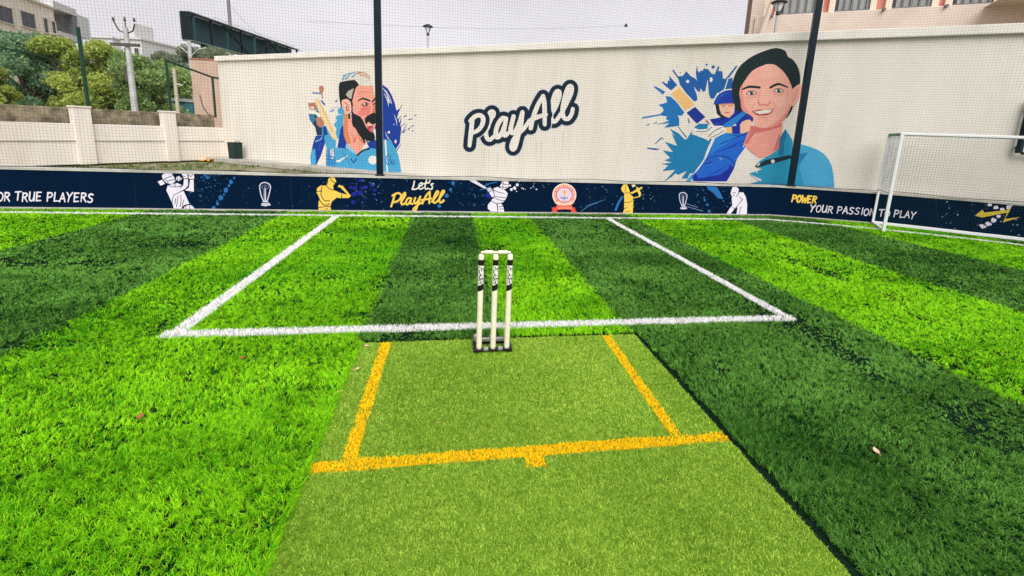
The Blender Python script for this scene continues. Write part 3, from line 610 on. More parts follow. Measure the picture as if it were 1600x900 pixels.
P.poly([(672,748),(735,712),(880,682),(892,700),(820,722),(740,742),(690,757)], paint((12, 44, 62))); P.dot((778,720), 11, white); P.stroke([(700,735),(690,745)], 7, white); P.dot((684,783), 5, white); P.stroke([(650,800),(705,830)], 12, white, taper=(0.2,1))
P.mb.build('cricketer_portrait', wall_root)

# ------------------------------------------------------------------ low wall on the left, square to the mural wall
side_m = mat('cream_render', (0.82, 0.765, 0.70), 0.85, var=0.08, scale=1.5, dirt=(0.50, 0.36, 0.22), dirt_amt=0.35, stretch=(1, 1, 0.25))
SA = side_surf.ax(1); SL = 24.0
sw = empty('low_wall', tuple(side_surf.pt(SL, 0)), 'low cream rendered wall with square pillars on the left', 'wall')
mb = MB(); mb.box(side_surf.pt(SL/2, 0.6, -0.1), (SL, 0.2, 1.2), side_m, SA, 0.01); mb.build('wall_face', sw)
mb = MB(); mb.box(side_surf.pt(SL/2, 0.70, 0.012), (SL, 0.024, 0.03), conc, SA); mb.build('rib', sw)
for u, wd in (((131, 215), 0.40), ((266, 215), 0.36)):
    s_, _ = side_surf.hit(u); mb = MB(); mb.box(side_surf.pt(s_, 0.835, -0.03), (wd, 0.30, 1.67), side_m, SA, 0.012); mb.box(side_surf.pt(s_, 1.695, -0.03), (wd+0.05, 0.35, 0.05), side_m, SA, 0.01); mb.build('pillar', sw)
s_, _ = side_surf.hit((131, 215)); s2_, _ = side_surf.hit((266, 215))
mb = MB(); mb.box(side_surf.pt(2*s_-s2_, 0.835, -0.03), (0.4, 0.30, 1.67), side_m, SA, 0.012); mb.build('pillar', sw)
old = mat('old_stained_concrete', (0.30, 0.25, 0.17), 0.95, var=0.6, scale=4.5, dirt=(0.035, 0.045, 0.03), dirt_amt=1.0, bump=0.5, bump_scale=25)
ow = MB(); ow.box(side_surf.pt(SL/2, 0.83, -0.62), (SL, 0.3, 1.66), old, SA, 0.02); o = base_at(ow.build('old_wall'), tuple(side_surf.pt(SL, 0, -0.62)))
tag(o, 'weathered brown concrete wall with dark stains behind the low cream wall', 'wall')
# net frame on that wall
gpm = mat('dark_green_steel', (0.012, 0.055, 0.035), 0.5, 0.3, var=0.2, scale=4)
fence_surf = Surf([side_surf.pt(0, 0, -0.62)[:2], side_surf.pt(SL, 0, -0.62)[:2]])
fr = empty('steel_fence_frame', tuple(fence_surf.pt(SL, 1.66)), 'dark green steel fence frame standing on the weathered wall', 'fence')
def fpost(u_bot, u_top, r=0.035):
    s0, _ = fence_surf.hit(u_bot); _, z1 = fence_surf.hit(u_top); mb = MB(); mb.tube([fence_surf.pt(s0, 1.6), fence_surf.pt(s0, z1)], r, gpm, 8); mb.build('post', fr); return s0, z1
pa = fpost((138, 166), (120, 42), 0.05); pb = fpost((268, 180), (260, 94), 0.04); pc = fpost((337, 184), (334, 121), 0.04)
mb = MB(); mb.tube([fence_surf.pt(pb[0]-0.03, pb[1]), fence_surf.pt(pc[0], pc[1]), fence_surf.pt(pc[0]+0.35, pc[1]-0.02)], 0.035, gpm, 8); mb.build('rail', fr)
s0, z0 = fence_surf.hit((0, 73)); s1, z1 = fence_surf.hit((85, 93)); mb = MB(); mb.tube([fence_surf.pt(s0-4, z0+0.1), fence_surf.pt(s0, z0), fence_surf.pt(s1, z1), fence_surf.pt(pa[0], z1-0.2)], [0.02, 0.02, 0.018, 0.01], gpm, 6); mb.build('rail', fr)

# ------------------------------------------------------------------ perimeter boards with printed artwork
bnavy = mat('printed_navy_board', (0.0008, 0.0095, 0.032), 0.7, var=0.15, scale=1.2, spec=0.04)
cap_m = mat('pale_cap', (0.60, 0.58, 0.53), 0.8, var=0.2, scale=5, dirt=(0.20, 0.22, 0.12), dirt_amt=0.5)
br = empty('perimeter_board', (0, 5.4, 0), 'low navy board round the pitch printed with cricketers and slogans', 'board')
def ribbon(name, z0, z1, o0, o1, M, parent, bev=0.0):
    mb = MB(); vs = []
    n_ = len(BOARD); nor = []
    for i in range(n_):
        e = np.array(BOARD[min(i+1, n_-1)])-np.array(BOARD[max(i-1, 0)]); e = e/np.linalg.norm(e); nor.append(np.array([e[1], -e[0]]))
    for (x, y), q in zip(BOARD, nor):
        for o_, z in ((o1, z0), (o1, z1), (o0, z1), (o0, z0)): vs.append((x+q[0]*o_, y+q[1]*o_, z))
    fs = [(i*4+j, (i+1)*4+j, (i+1)*4+(j+1) % 4, i*4+(j+1) % 4) for i in range(n_-1) for j in range(4)]+[(0, 1, 2, 3), tuple(range(4*n_-1, 4*n_-5, -1))]
    mb.add(vs, fs, M); return mb.build(name, parent)
ribbon('panel', -0.05, BH-0.03, -0.14, 0.0, bnavy, br)
ribbon('cap', BH-0.03, BH+0.002, -0.17, 0.012, cap_m, br)
ribbon('kerb_edge', -0.02, 0.028, 0.001, 0.035, conc, br)
figw = paint((230, 224, 238)); gold = paint((240, 200, 84)); dk = mat('printed_dark_line', (0.006, 0.018, 0.045), 0.5)
sblue = paint((34, 104, 172)); sblue2 = paint((60, 110, 160)); ultra = paint((18, 22, 140)); spale = paint((150, 176, 206)); silver = paint((206, 206, 224)); silver2 = paint((120, 136, 176))
ZC = (0.03, BH-0.034)
def BP(T, base=0.002): return Paint(board_surf, T, base, 0.0003, ZC)
# splatter first
P = BP((0, 0, 1))
seam = paint((22, 46, 78), 0.5)
for q in (206, 452, 684, 924, 1168, 1478): P.stroke([(q, 240), (q-(q-735)*0.03, 400)], 0.7, seam)
P.splat((295, 272, 350, 328), 70, sblue2, (0.3, 1.0)); P.splat((310, 272, 330, 285), 16, sblue, (0.6, 2.2)); P.splat((480, 276, 545, 326), 50, sblue2, (0.25, 0.8)); P.splat((350, 275, 480, 325), 45, sblue2, (0.2, 0.7))
for x, y, r_ in ((361,284,3.0),(353,297,3.6),(345,309,3.8),(340,318,2.6),(334,325,3.0),(366,278,1.6),(350,304,1.6),(358,290,2)): P.dot((x, y), r_, sblue, r_*1.15, rough=0.2)
P.splat((548, 278, 590, 322), 26, ultra, (1.0, 4.0)); P.splat((555, 278, 600, 326), 50, spale, (0.2, 0.6)); P.splat((590, 280, 725, 328), 60, sblue2, (0.2, 0.9))
for x, y, r_ in ((708,286,3),(704,296,2.4),(698,306,3.2),(692,314,2.6),(686,322,2.8),(712,280,1.8)): P.dot((x, y), r_, sblue, r_*1.1, rough=0.25)
P.splat((732, 284, 765, 325), 45, sblue2, (0.25, 0.9)); P.dot((764, 305), 5, ultra); P.stroke([(752,292),(768,286),(776,285)], 1.5, sblue); P.stroke([(750,297),(766,292)], 1.2, sblue)
for x, y, r_ in ((797,290,1.6),(799,296,2.2),(804,294,2.6),(808,289,2.4),(811,283,1.5),(807,299,0.9)): P.dot((x, y), r_, figw, rough=0.25)
P.splat((815, 283, 858, 296), 18, figw, (0.3, 1.0)); P.splat((905, 290, 965, 325), 40, sblue2, (0.25, 0.9)); P.splat((985, 290, 1030, 328), 35, spale, (0.2, 0.6))
P.stroke([(962,328),(966,318),(972,308)], 3.5, sblue); P.stroke([(908,330),(920,322),(935,316)], 1.0, sblue2); P.stroke([(915,322),(945,312)], 0.8, sblue2)
P.splat((1080, 290, 1150, 330), 70, sblue2, (0.25, 1.0)); P.poly([(1104,290),(1120,292),(1126,302),(1130,311),(1122,310),(1114,301),(1106,296)], sblue)
for x, y, r_ in ((1101,313,1.8),(1105,320,2),(1108,330,2.2),(1090,304,1.4)): P.dot((x, y), r_, sblue, rough=0.25)
P.stroke([(1070,322),(1085,326),(1098,330)], 0.9, silver2); P.stroke([(1072,318),(1090,324)], 0.8, silver2)
P.splat((1470, 312, 1600, 372), 60, spale, (0.3, 1.1))
for x, y, r_ in ((1546,320,3),(1556,324,3.5),(1566,327,3),(1576,324,4),(1580,320,3),(1560,338,3.2),(1552,344,4),(1544,350,4.2),(1536,354,3.6),(1532,352,2.2)): P.dot((x, y), r_*1.1, figw, r_*0.8, rough=0.3)
tag(P.mb.build('splatter_print', br), kind='stuff')
# batter with raised arms
P = BP((240, 260, 8.889), 0.006)
P.poly([(58,210),(120,186),(162,240),(100,266)], figw); P.poly([(315,150),(360,134),(402,170),(350,206),(315,182)], figw)
P.poly([(120,130),(160,95),(220,88),(265,110),(292,165),(312,205),(270,242),(215,242),(150,200)], figw, True)
P.poly([(390,100),(470,98),(476,162),(425,168)], figw); P.poly([(484,98),(560,98),(570,168),(492,172)], figw)
P.poly([(200,262),(330,230),(395,258),(300,380),(420,340),(500,520),(430,540),(390,592),(285,592),(268,520),(180,330)], figw)
P.poly([(425,176),(480,176),(482,262),(430,322),(290,402),(250,380),(380,292),(416,260)], figw); P.poly([(510,182),(560,182),(562,352),(440,332),(494,290)], figw); P.poly([(420,592),(432,560),(482,536),(540,546),(572,592)], figw)
for q in ([(150,175),(220,145),(290,120)],[(150,175),(200,215),(205,240)],[(205,200),(300,180)],[(215,242),(270,242),(310,200)],[(300,165),(312,205)],[(205,262),(270,282),(340,282),(400,262)],[(430,322),(340,370),(280,410),(262,500)],[(300,240),(300,275)],[(420,172),(482,168)],[(400,130),(440,140)],[(490,120),(520,140),(545,110)],[(340,410),(335,480),(320,560)],[(380,400),(385,480),(370,560)],[(420,470),(400,540)],[(310,440),(300,520)],[(390,590),(420,545),(500,522)],[(450,560),(455,590)],[(500,555),(510,588)],[(330,160),(340,195)],[(375,145),(368,185)]): P.stroke(q, 9, dk)
P.mb.build('batter_print', br)
def trophy(T, S):
    P = BP(T, 0.006); q = lambda l: [(x*S[2]+S[0], y*S[2]+S[1]) for x, y in l]; w_ = S[2]
    P.stroke(q([(0,40),(15,12),(52,0),(92,12),(114,45),(100,120),(80,190)]), 11*w_, silver); P.stroke(q([(0,40),(12,120),(38,190)]), 11*w_, silver); P.stroke(q([(58,60),(60,190)]), 15*w_, silver); P.stroke(q([(38,80),(48,190)]), 6*w_, silver2)
    P.stroke(q([(22,40),(40,66),(80,66),(96,36)]), 7*w_, silver2); P.stroke(q([(30,28),(60,40),(90,22)]), 5*w_, silver2); P.stroke(q([(58,10),(56,60)]), 5*w_, silver2)
    P.poly(q([(36,190),(86,190),(90,205),(34,205)]), silver); P.poly(q([(22,214),(100,212),(118,236),(62,248),(16,240)]), silver); P.stroke(q([(24,226),(104,224)]), 4*w_, silver2)
    return P.mb.build('trophy_print', br)
trophy((320, 210, 6.667), (572, 500, 1.0))
# throwing player in gold
P = BP((320, 210, 6.667), 0.006)
P.poly([(1170,560),(1210,530),(1268,535),(1280,470),(1310,442),(1352,450),(1372,490),(1352,516),(1338,530),(1342,578),(1400,604),(1380,650),(1322,712),(1312,794),(1186,794),(1186,700),(1216,650),(1166,612)], gold)
P.poly([(1390,606),(1482,622),(1412,552),(1384,546),(1400,524),(1440,538),(1522,640),(1500,662),(1376,662)], gold)
P.poly([(1168,600),(1212,592),(1240,680),(1296,690),(1300,722),(1262,738),(1212,706)], gold)
for q in ([(1262,528),(1300,565),(1350,580)],[(1172,592),(1222,590)],[(1222,540),(1212,620),(1245,685),(1300,690)],[(1180,640),(1215,710),(1260,738),(1300,722)],[(1385,660),(1330,700),(1312,760)],[(1430,622),(1424,660)],[(1310,450),(1330,490),(1370,505)],[(1190,762),(1250,752),(1310,752)],[(1282,470),(1280,520)],[(1400,602),(1480,622)],[(1240,790),(1280,770)]): P.stroke(q, 8, dk)
P.mb.build('player_print', br)
# Let's PlayAll
P = BP((400, 220, 4), 0.006); lw_ = paint((232, 226, 214))
for st in ([(990,252),(984,282),(976,303)],[(976,303),(998,302),(1014,294)],[(1019,286),(1038,276),(1036,262),(1022,272),(1018,292),(1030,302),(1046,292)],[(1066,244),(1056,285),(1062,302),(1074,296)],[(1046,268),(1080,262)],[(1088,246),(1082,262)],[(1108,268),(1094,272),(1102,286),(1098,302),(1082,300)]): P.stroke(st, 8.5, lw_)
for st in ([(868,335),(858,370),(845,410)],[(853,342),(888,326),(908,344),(892,372),(862,384)],[(905,386),(932,342),(930,324),(916,345),(908,385),(916,398),(932,388)],[(970,360),(952,358),(938,380),(942,398),(958,388),(971,360)],[(970,362),(965,388),(978,394)],[(996,356),(988,380),(996,392),(1013,375),(1027,348)],[(1027,348),(1010,402),(996,436),(985,440),(986,424),(1010,402),(1036,384)],[(1040,392),(1064,342),(1086,318)],[(1086,318),(1086,350),(1083,390)],[(1034,370),(1096,360)],[(1100,380),(1126,346),(1140,322),(1130,316),(1113,350),(1108,378),(1118,388),(1134,376)],[(1136,375),(1160,342),(1176,318),(1167,312),(1151,345),(1146,375),(1156,386),(1174,372)]): P.stroke(st, 12, gold)
P.mb.build('script_print', br)
# batter with a swung bat
P = BP((730, 275, 8.889), 0.006)
P.poly([(20,36),(112,46),(272,164),(246,178)], figw); P.stroke([(60,45),(250,165)], 5, spale)
P.poly([(270,180),(320,160),(350,180),(362,222),(382,282),(342,294),(300,222)], figw); P.poly([(465,120),(490,70),(540,58),(575,90),(572,150),(530,176),(486,188),(455,140)], figw, True)
P.poly([(365,170),(420,150),(490,186),(522,195),(562,240),(546,300),(502,362),(420,382),(328,342),(380,290)], figw); P.poly([(330,350),(410,388),(420,492),(330,490),(285,452),(287,398)], figw); P.poly([(422,388),(470,374),(502,432),(512,500),(432,500)], figw)
for q in ([(350,180),(370,230),(384,282)],[(370,200),(440,225),(520,240)],[(384,282),(460,295),(540,300)],[(480,100),(530,118),(572,112)],[(470,150),(510,160),(560,150)],[(330,342),(410,384),(470,372)],[(412,390),(425,495)],[(435,430),(490,420)],[(440,460),(500,455)],[(300,190),(350,180)],[(500,70),(490,185)],[(520,340),(440,330),(380,300)],[(300,222),(350,200)]): P.stroke(q, 8, dk)
P.mb.build('batter_print', br)
# round emblem with a ribbon
P = BP((730, 275, 8.889), 0.006); er = paint((222, 78, 66)); ep = paint((244, 196, 176))
cx, cy = 1348, 262
P.dot((cx, cy), 166, paint((250, 232, 222)), 160, n=40); P.dot((cx, cy), 154, ep, 148, n=40); P.dot((cx, cy), 116, er, 111, n=36); P.dot((cx, cy), 104, paint((226, 204, 226)), 99, n=36)
for i in range(22):
    a = math.radians(140+260*i/21); a1 = (math.cos(a), math.sin(a)); P.stroke([(cx+a1[0]*124, cy+a1[1]*119), (cx+a1[0]*146, cy+a1[1]*140)], 9 if i % 5 else 14, er)
P.poly([(1330,205),(1348,180),(1368,205),(1374,240),(1352,262),(1328,240)], paint((246, 186, 128)), True); P.poly([(1340,215),(1350,200),(1360,220),(1350,245)], paint((236, 140, 90)))
P.poly([(1296,292),(1346,302),(1346,318),(1296,308)], paint((90,110,160))); P.poly([(1350,302),(1396,292),(1396,308),(1350,318)], paint((90,110,160))); P.stroke([(1348,270),(1348,330)], 6, paint((70,130,110))); P.stroke([(1325,345),(1372,345)], 6, paint((90,160,120)))
P.poly([(1168,440),(1236,430),(1250,500),(1160,510),(1190,472)], er); P.poly([(1446,430),(1500,440),(1496,470),(1524,500),(1440,510)], er); P.poly([(1240,396),(1350,412),(1452,396),(1462,470),(1350,462),(1232,470)], paint((232, 96, 70)))
for i in range(11): P.stroke([(1262+i*18,432),(1266+i*18,450)], 7, ep)
P.stroke([(1215,352),(1235,380)], 16, ep); P.stroke([(1462,380),(1480,352)], 16, ep)
P.mb.build('emblem_print', br)
# horn blower in gold, trophy, standing player
P = BP((960, 280, 7.27), 0.006)
P.poly([(75,100),(100,60),(140,55),(165,110),(176,150),(180,166),(216,202),(206,388),(95,388),(110,340),(110,160),(82,132)], gold); P.poly([(200,214),(280,190),(245,100),(262,86),(302,160),(290,202),(215,226)], gold); P.poly([(178,152),(240,120),(310,84),(318,100),(250,142),(195,168)], gold); P.poly([(192,66),(225,54),(242,76),(206,92)], paint((236,214,160)))
for q in ([(112,158),(150,152),(180,160)],[(125,70),(128,110),(118,140)],[(182,168),(216,202),(212,230)],[(112,262),(160,262),(205,245)],[(110,335),(140,320)],[(240,110),(205,140)],[(205,225),(280,202)],[(120,372),(180,360)]): P.stroke(q, 6, dk)
P.mb.build('player_print', br)
trophy((960, 280, 7.27), (734, 150, 0.78))
P = BP((960, 280, 7.27), 0.006)
P.poly([(1325,130),(1340,90),(1380,84),(1412,110),(1414,148),(1462,150),(1490,200),(1506,280),(1502,394),(1385,394),(1396,322),(1372,312),(1340,312),(1330,222),(1336,198),(1318,166)], figw); P.poly([(1420,200),(1452,230),(1374,322),(1318,392),(1274,390),(1302,340),(1360,270)], figw)
for q in ([(1340,158),(1375,150)],[(1345,184),(1365,180)],[(1412,120),(1405,170),(1380,195)],[(1418,200),(1455,230)],[(1450,235),(1380,320)],[(1340,318),(1372,345)],[(1440,310),(1420,340)],[(1430,350),(1412,392)]): P.stroke(q, 7, dk)
P.mb.build('player_print', br)
# slogans
P = BP((0, 0, 1), 0.006); lettering(P, 'FOR TRUE PLAYERS', -15, 313, 148, 316, 13.5, 2.3, figw, 0.08, 0.08); P.mb.build('slogan_print', br)
P = BP((0, 0, 1), 0.006); lettering(P, 'POWER', 1236.5, 315.2, 1276, 317.5, 10.5, 2.7, gold, 0.22, 0.01); lettering(P, 'YOUR PASSION TO PLAY', 1265, 330.5, 1431.5, 341.5, 10.5, 1.75, figw, 0.2, 0.06); P.mb.build('slogan_print', br)
P = BP((1340, 180, 4.285), 0.006)
P.poly([(785,672),(836,632),(846,652),(1022,632),(985,694),(1088,682),(972,718),(1002,652),(832,684)], paint((216, 190, 70))); P.stroke([(1000,640),(1025,600)], 7, paint((216,190,70)), taper=(1,0.2))
P.mb.build('arrow_print', br)

# ------------------------------------------------------------------ net posts and the fine black net
steel = mat('navy_painted_steel', (0.002, 0.012, 0.024), 0.3, 0.0, var=0.15, scale=3, spec=0.2)
for u, lab in (((593, 272), 'dark navy steel net post crossing the left portrait'), ((1238, 288), 'dark navy steel net post crossing the woman portrait on the right')):
    s_, _ = board_surf.hit(u); p = board_surf.pt(s_, BH, -0.085); A_ = board_surf.ax(s_)
    o = empty('net_post', tuple(p), lab, 'post', 'posts carrying the net along the board')
    mb = MB(); mb.box(p+np.array([0, 0, 3.6]), (0.115, 0.115, 7.18), steel, A_, 0.012); mb.build('pole', o)
    mb = MB(); mb.box(p+np.array([0, 0, 0.012]), (0.155, 0.15, 0.02), steel, A_, 0.004); mb.build('base_plate', o)
netm = mat('black_net_cord', (0.03, 0.035, 0.04), 0.8)
NZ0, NZ1, CELL = BH+0.01, 6.9, 0.047
s0n = board_surf.hit((-330, 260))[0]; s1n = board_surf.L[-1]
def net_off(s_, z): return 0.03+0.035*math.sin(s_*0.9+0.5*z)*math.sin(z*0.8)+0.02*math.sin(s_*2.3+1.7*z)
mb = MB(); nv = int((s1n-s0n)/CELL); zs = np.linspace(NZ0, NZ1, 16)
for i in range(nv+1):
    s_ = s0n+i*CELL; mb.tube([board_surf.pt(s_+0.006*math.sin(z*1.3+s_*0.7), z, net_off(s_, z)) for z in zs], 0.0011, netm, 3, caps=False, smooth=False)
ss = np.linspace(s0n, s1n, int((s1n-s0n)/0.45))
for z in np.arange(NZ0+0.02, NZ1, CELL):
    mb.tube([board_surf.pt(s_, z+0.012*math.sin(s_*1.1+z*0.6), net_off(s_, z)) for s_ in ss], 0.0011, netm, 3, caps=False, smooth=False)
tag(base_at(mb.build('safety_net'), tuple(board_surf.pt(s0n, NZ0))), 'fine black safety net hung between the posts above the board', 'net')
mb = MB(); mb.tube([board_surf.pt(s_, BH+0.03+0.012*math.sin(s_*3), 0.035) for s_ in np.linspace(s0n, s1n, 90)], 0.006, netm, 5)
tag(base_at(mb.build('net_rope'), tuple(board_surf.pt(s0n, BH))), 'thin black rope lacing the net foot along the board top', 'rope')

# ------------------------------------------------------------------ wicket
cream = mat('cream_varnish', (0.82, 0.77, 0.61), 0.4, var=0.08, scale=14, dirt=(0.50, 0.42, 0.28), dirt_amt=0.35)
black = mat('black_enamel', (0.008, 0.008, 0.009), 0.4); galv = mat('dull_steel', (0.42, 0.42, 0.42), 0.45, 0.7, var=0.2, scale=40)
wk = empty('wicket', (0, 0, 0.012), 'set of three cream spring stumps on a black metal base', 'stumps')
mb = MB()
for x in (-0.113, 0.113): mb.box((x, 0.045, 0.022), (0.045, 0.15, 0.018), black, None, 0.004)
mb.box((0, 0.112, 0.024), (0.27, 0.03, 0.022), black, None, 0.004); mb.box((0, -0.005, 0.020), (0.20, 0.03, 0.014), black, None, 0.003)
mb.build('base', wk)
mb = MB(); mb.box((0, 0.095, 0.050), (0.25, 0.022, 0.026), galv, None, 0.004)
for x in (-0.05, 0.05): mb.box((x, -0.014, 0.034), (0.032, 0.03, 0.022), galv, None, 0.004)
mb.build('spring_bar', wk)
for x in (-0.113, 0, 0.105):
    mb = MB(); mb.lathe((x, 0.092, 0.058), [(0.018, 0), (0.018, 0.028), (0.012, 0.036), (0.0, 0.036)], galv, 16); mb.build('spring_cap', wk)
SR = 0.0192
def text_on_stump(mb, cx, M):
    cu = bpy.data.curves.new('lettering', 'FONT'); cu.body = 'FLASH'; cu.size = 0.043; cu.shear = 0.35; cu.offset = 0.0014; cu.align_x = 'CENTER'; cu.space_character = 1.05
    ob = bpy.data.objects.new('lettering', cu); COL.objects.link(ob)
    dg = bpy.context.evaluated_depsgraph_get(); me = ob.evaluated_get(dg).to_mesh()
    bm = bmesh.new(); bm.from_mesh(me); bmesh.ops.triangulate(bm, faces=bm.faces); bmesh.ops.subdivide_edges(bm, edges=bm.edges, cuts=1)
    vs = []
    for v in bm.verts:                       # read downwards: text x -> -z, text y -> +x round the stump
        a = (v.co.y-0.014)/SR; r_ = SR+0.0012; vs.append((cx+math.sin(a)*r_, -math.cos(a)*r_, 0.568-v.co.x*0.98))
    bm.verts.index_update(); fs = [[v.index for v in f.verts] for f in bm.faces]; bm.free()
    out_ = []
    for f in fs:
        a, b_, c_ = (np.array(vs[i]) for i in f[:3]); nrm = np.cross(b_-a, c_-a); out_.append(f if nrm[1] < 0 else f[::-1])
    mb.add(vs, out_, M)
    ob.evaluated_get(dg).to_mesh_clear(); bpy.data.objects.remove(ob); bpy.data.curves.remove(cu)
def band(mb, cx, z0, z1, M, slope=0.0, r_=SR+0.0008, a0=-1.35, a1=1.35, n=14):
    vs = []
    for i in range(n+1):
        a = a0+(a1-a0)*i/n
        vs += [(cx+math.sin(a)*r_, -math.cos(a)*r_, z0+slope*math.sin(a)), (cx+math.sin(a)*r_, -math.cos(a)*r_, z1+slope*math.sin(a))]
    mb.add(vs, [(2*i, 2*i+2, 2*i+3, 2*i+1) for i in range(n)], M)
stw = mat('white_sticker', (0.78, 0.76, 0.72), 0.4)
for x in (-0.0972, 0.0, 0.0972):
    mb = MB(); mb.lathe((x, 0, 0.022), [(0.008, 0), (0.0165, 0.006), (SR, 0.022), (SR, 0.66), (0.0185, 0.676), (0.013, 0.688), (0.0075, 0.6895), (0.006, 0.684), (0.0, 0.684)], cream, 28); st = mb.build('stump', wk)
    mb = MB(); band(mb, x, 0.458, 0.674, stw, r_=SR+0.0004); band(mb, x, 0.634, 0.674, black); band(mb, x, 0.458, 0.500, black, 0.008)
    text_on_stump(mb, x, black); mb.build('sticker', st)
for x, lab in ((-0.0486, 'cream wooden bail resting on the left and middle stumps'), (0.0486, 'cream wooden bail resting on the middle and right stumps')):
    mb = MB(); pr = [(0.0052, -0.052), (0.0060, -0.040), (0.0060, -0.034), (0.0095, -0.029), (0.0125, -0.018), (0.0105, 0.0), (0.0125, 0.018), (0.0095, 0.029), (0.0060, 0.034), (0.0060, 0.040), (0.0052, 0.052)]
    mb.tube([(x+q, 0, 0.7225) for _, q in pr], [r_*1.15 for r_, _ in pr], cream, 14); tag(base_at(mb.build('bail'), (x, 0, 0.716)), lab, 'bail', 'bails on top of the stumps')

# ------------------------------------------------------------------ goal
gw = mat('white_powder_coat', (0.78, 0.79, 0.80), 0.35, var=0.05, scale=8); gnet_w = mat('white_goal_cord', (0.62, 0.64, 0.68), 0.8); gnet_g = mat('green_goal_cord', (0.02, 0.07, 0.055), 0.8)
F0 = ground((1380, 362)); B0 = ground((1363, 350)); GH = 1.77
gd = ground((1600, 217), GH) - np.array([F0[0], F0[1], GH]); gd[2] = 0; gd /= np.linalg.norm(gd)
bd = ground((1600, 378)) - B0; bd[2] = 0; bd /= np.linalg.norm(bd); gd = (gd+bd); gd /= np.linalg.norm(gd)
GL = 3.0; up = np.array([0, 0, 1.0]); F0 = F0*[1, 1, 0]; B0 = B0*[1, 1, 0]
gr = empty('small_goal', tuple(F0), 'small white metal goal with a net in front of the board on the right', 'goal')
GA = np.array([gd, [gd[1], -gd[0], 0], [0, 0, 1]])
for base in (F0, F0+gd*GL):
    mb = MB(); mb.box(base+up*GH/2, (0.052, 0.052, GH), gw, GA, 0.008); mb.build('front_post', gr)
for base in (B0, B0+gd*GL):
    mb = MB(); mb.box(base+up*(GH+0.02)/2, (0.042, 0.042, GH+0.02), gw, GA, 0.008); mb.build('rear_post', gr)
mb = MB(); mb.box(F0+gd*GL/2+up*(GH+0.02), (GL+0.06, 0.048, 0.048), gw, GA, 0.01); mb.build('crossbar', gr)
mb = MB(); mb.box(B0+gd*GL/2+up*0.035, (GL, 0.06, 0.06), gw, GA, 0.008); mb.build('ground_bar', gr)
for k_ in (0, GL):
    e = (F0-B0); L_ = np.linalg.norm(e); e = e/L_; EA = np.array([e, [-e[1], e[0], 0], [0, 0, 1]])
    mb = MB(); mb.box((F0+B0)/2+gd*k_+up*0.035, (L_-0.07, 0.045, 0.045), gw, EA, 0.006); mb.build('side_ground_bar', gr)
    mb = MB(); mb.box((F0+B0)/2+gd*k_+up*(GH+0.012), (L_-0.07, 0.05, 0.05), mat('green_tape', (0.03, 0.17, 0.11), 0.5), EA, 0.006); mb.build('side_top_bar', gr)
    mb = MB(); mb.box((F0+B0)/2+gd*k_+up*0.72, (L_-0.07, 0.035, 0.035), gw, EA, 0.006); mb.build('side_brace', gr)
def cord_net(name, o_, ea, la, eb, lb, cell, r_, M, sag=0.03, nrm=None):
    mb = MB(); na = int(la/cell); nb = int(lb/cell); nrm = nrm if nrm is not None else np.cross(ea, eb)
    f_ = lambda a, b_: o_+ea*a+eb*b_+nrm*sag*math.sin(math.pi*a/la)*math.sin(math.pi*b_/lb)
    for i in range(na+1): mb.tube([f_(la*i/na+0.008*math.sin(7*t+i), t) for t in np.linspace(0, lb, 10)], r_, M, 3, False, False)
    for j in range(nb+1): mb.tube([f_(t, lb*j/nb+0.008*math.sin(5*t+j)) for t in np.linspace(0, la, 14)], r_, M, 3, False, False)
    return mb.build(name, gr)
for k_ in (0, GL): cord_net('side_net', B0+gd*k_+up*0.72, (F0-B0)/np.linalg.norm(F0-B0), np.linalg.norm(F0-B0), up, GH-0.72, 0.048, 0.0032, gnet_w)
cord_net('back_net', B0+up*0.06, gd, GL, up, GH-0.06, 0.046, 0.0012, gnet_g, 0.06)
cord_net('roof_net', B0+up*(GH+0.01), gd, GL, (F0-B0)/np.linalg.norm(F0-B0), np.linalg.norm(F0-B0), 0.05, 0.0016, gnet_g, 0.0)

# dark steel frame fixed on the mural wall, cut by the right edge
sA, zA = mural_surf.hit((1584, 239)); sB, zB = mural_surf.hit((1592, 188)); zT = 2.5
fo = 0.10; frm = empty('steel_wall_frame', tuple(mural_surf.pt(sA, zA, fo)), 'dark steel rectangular frame on brackets beyond the goal at the right', 'frame')
def bar(a, b_, t, name):
    mb = MB(); mb.tube([mural_surf.pt(a[0], a[1], a[2]), mural_surf.pt(b_[0], b_[1], b_[2])], t, steel, 4, True, False, math.pi/4); mb.build(name, frm)
sA2 = sA+0.02
bar((sA2, zA, fo), (sA2, zT, fo), 0.05, 'upright'); bar((sA2+1.5, zA, fo), (sA2+1.5, zT, fo), 0.05, 'upright'); bar((sA2+0.04, zA, fo), (sA2+1.46, zA, fo), 0.035, 'rail'); bar((sA2+0.04, zB+0.02, fo), (sA2+1.46, zB+0.02, fo), 0.035, 'rail'); bar((sA2+0.04, zT-0.04, fo), (sA2+1.46, zT-0.04, fo), 0.035, 'rail')
for q in (sA2, sA2+1.5):
    for z in (zA+0.1, zT-0.2): bar((q, z, fo-0.04), (q, z, 0.0), 0.03, 'bracket')

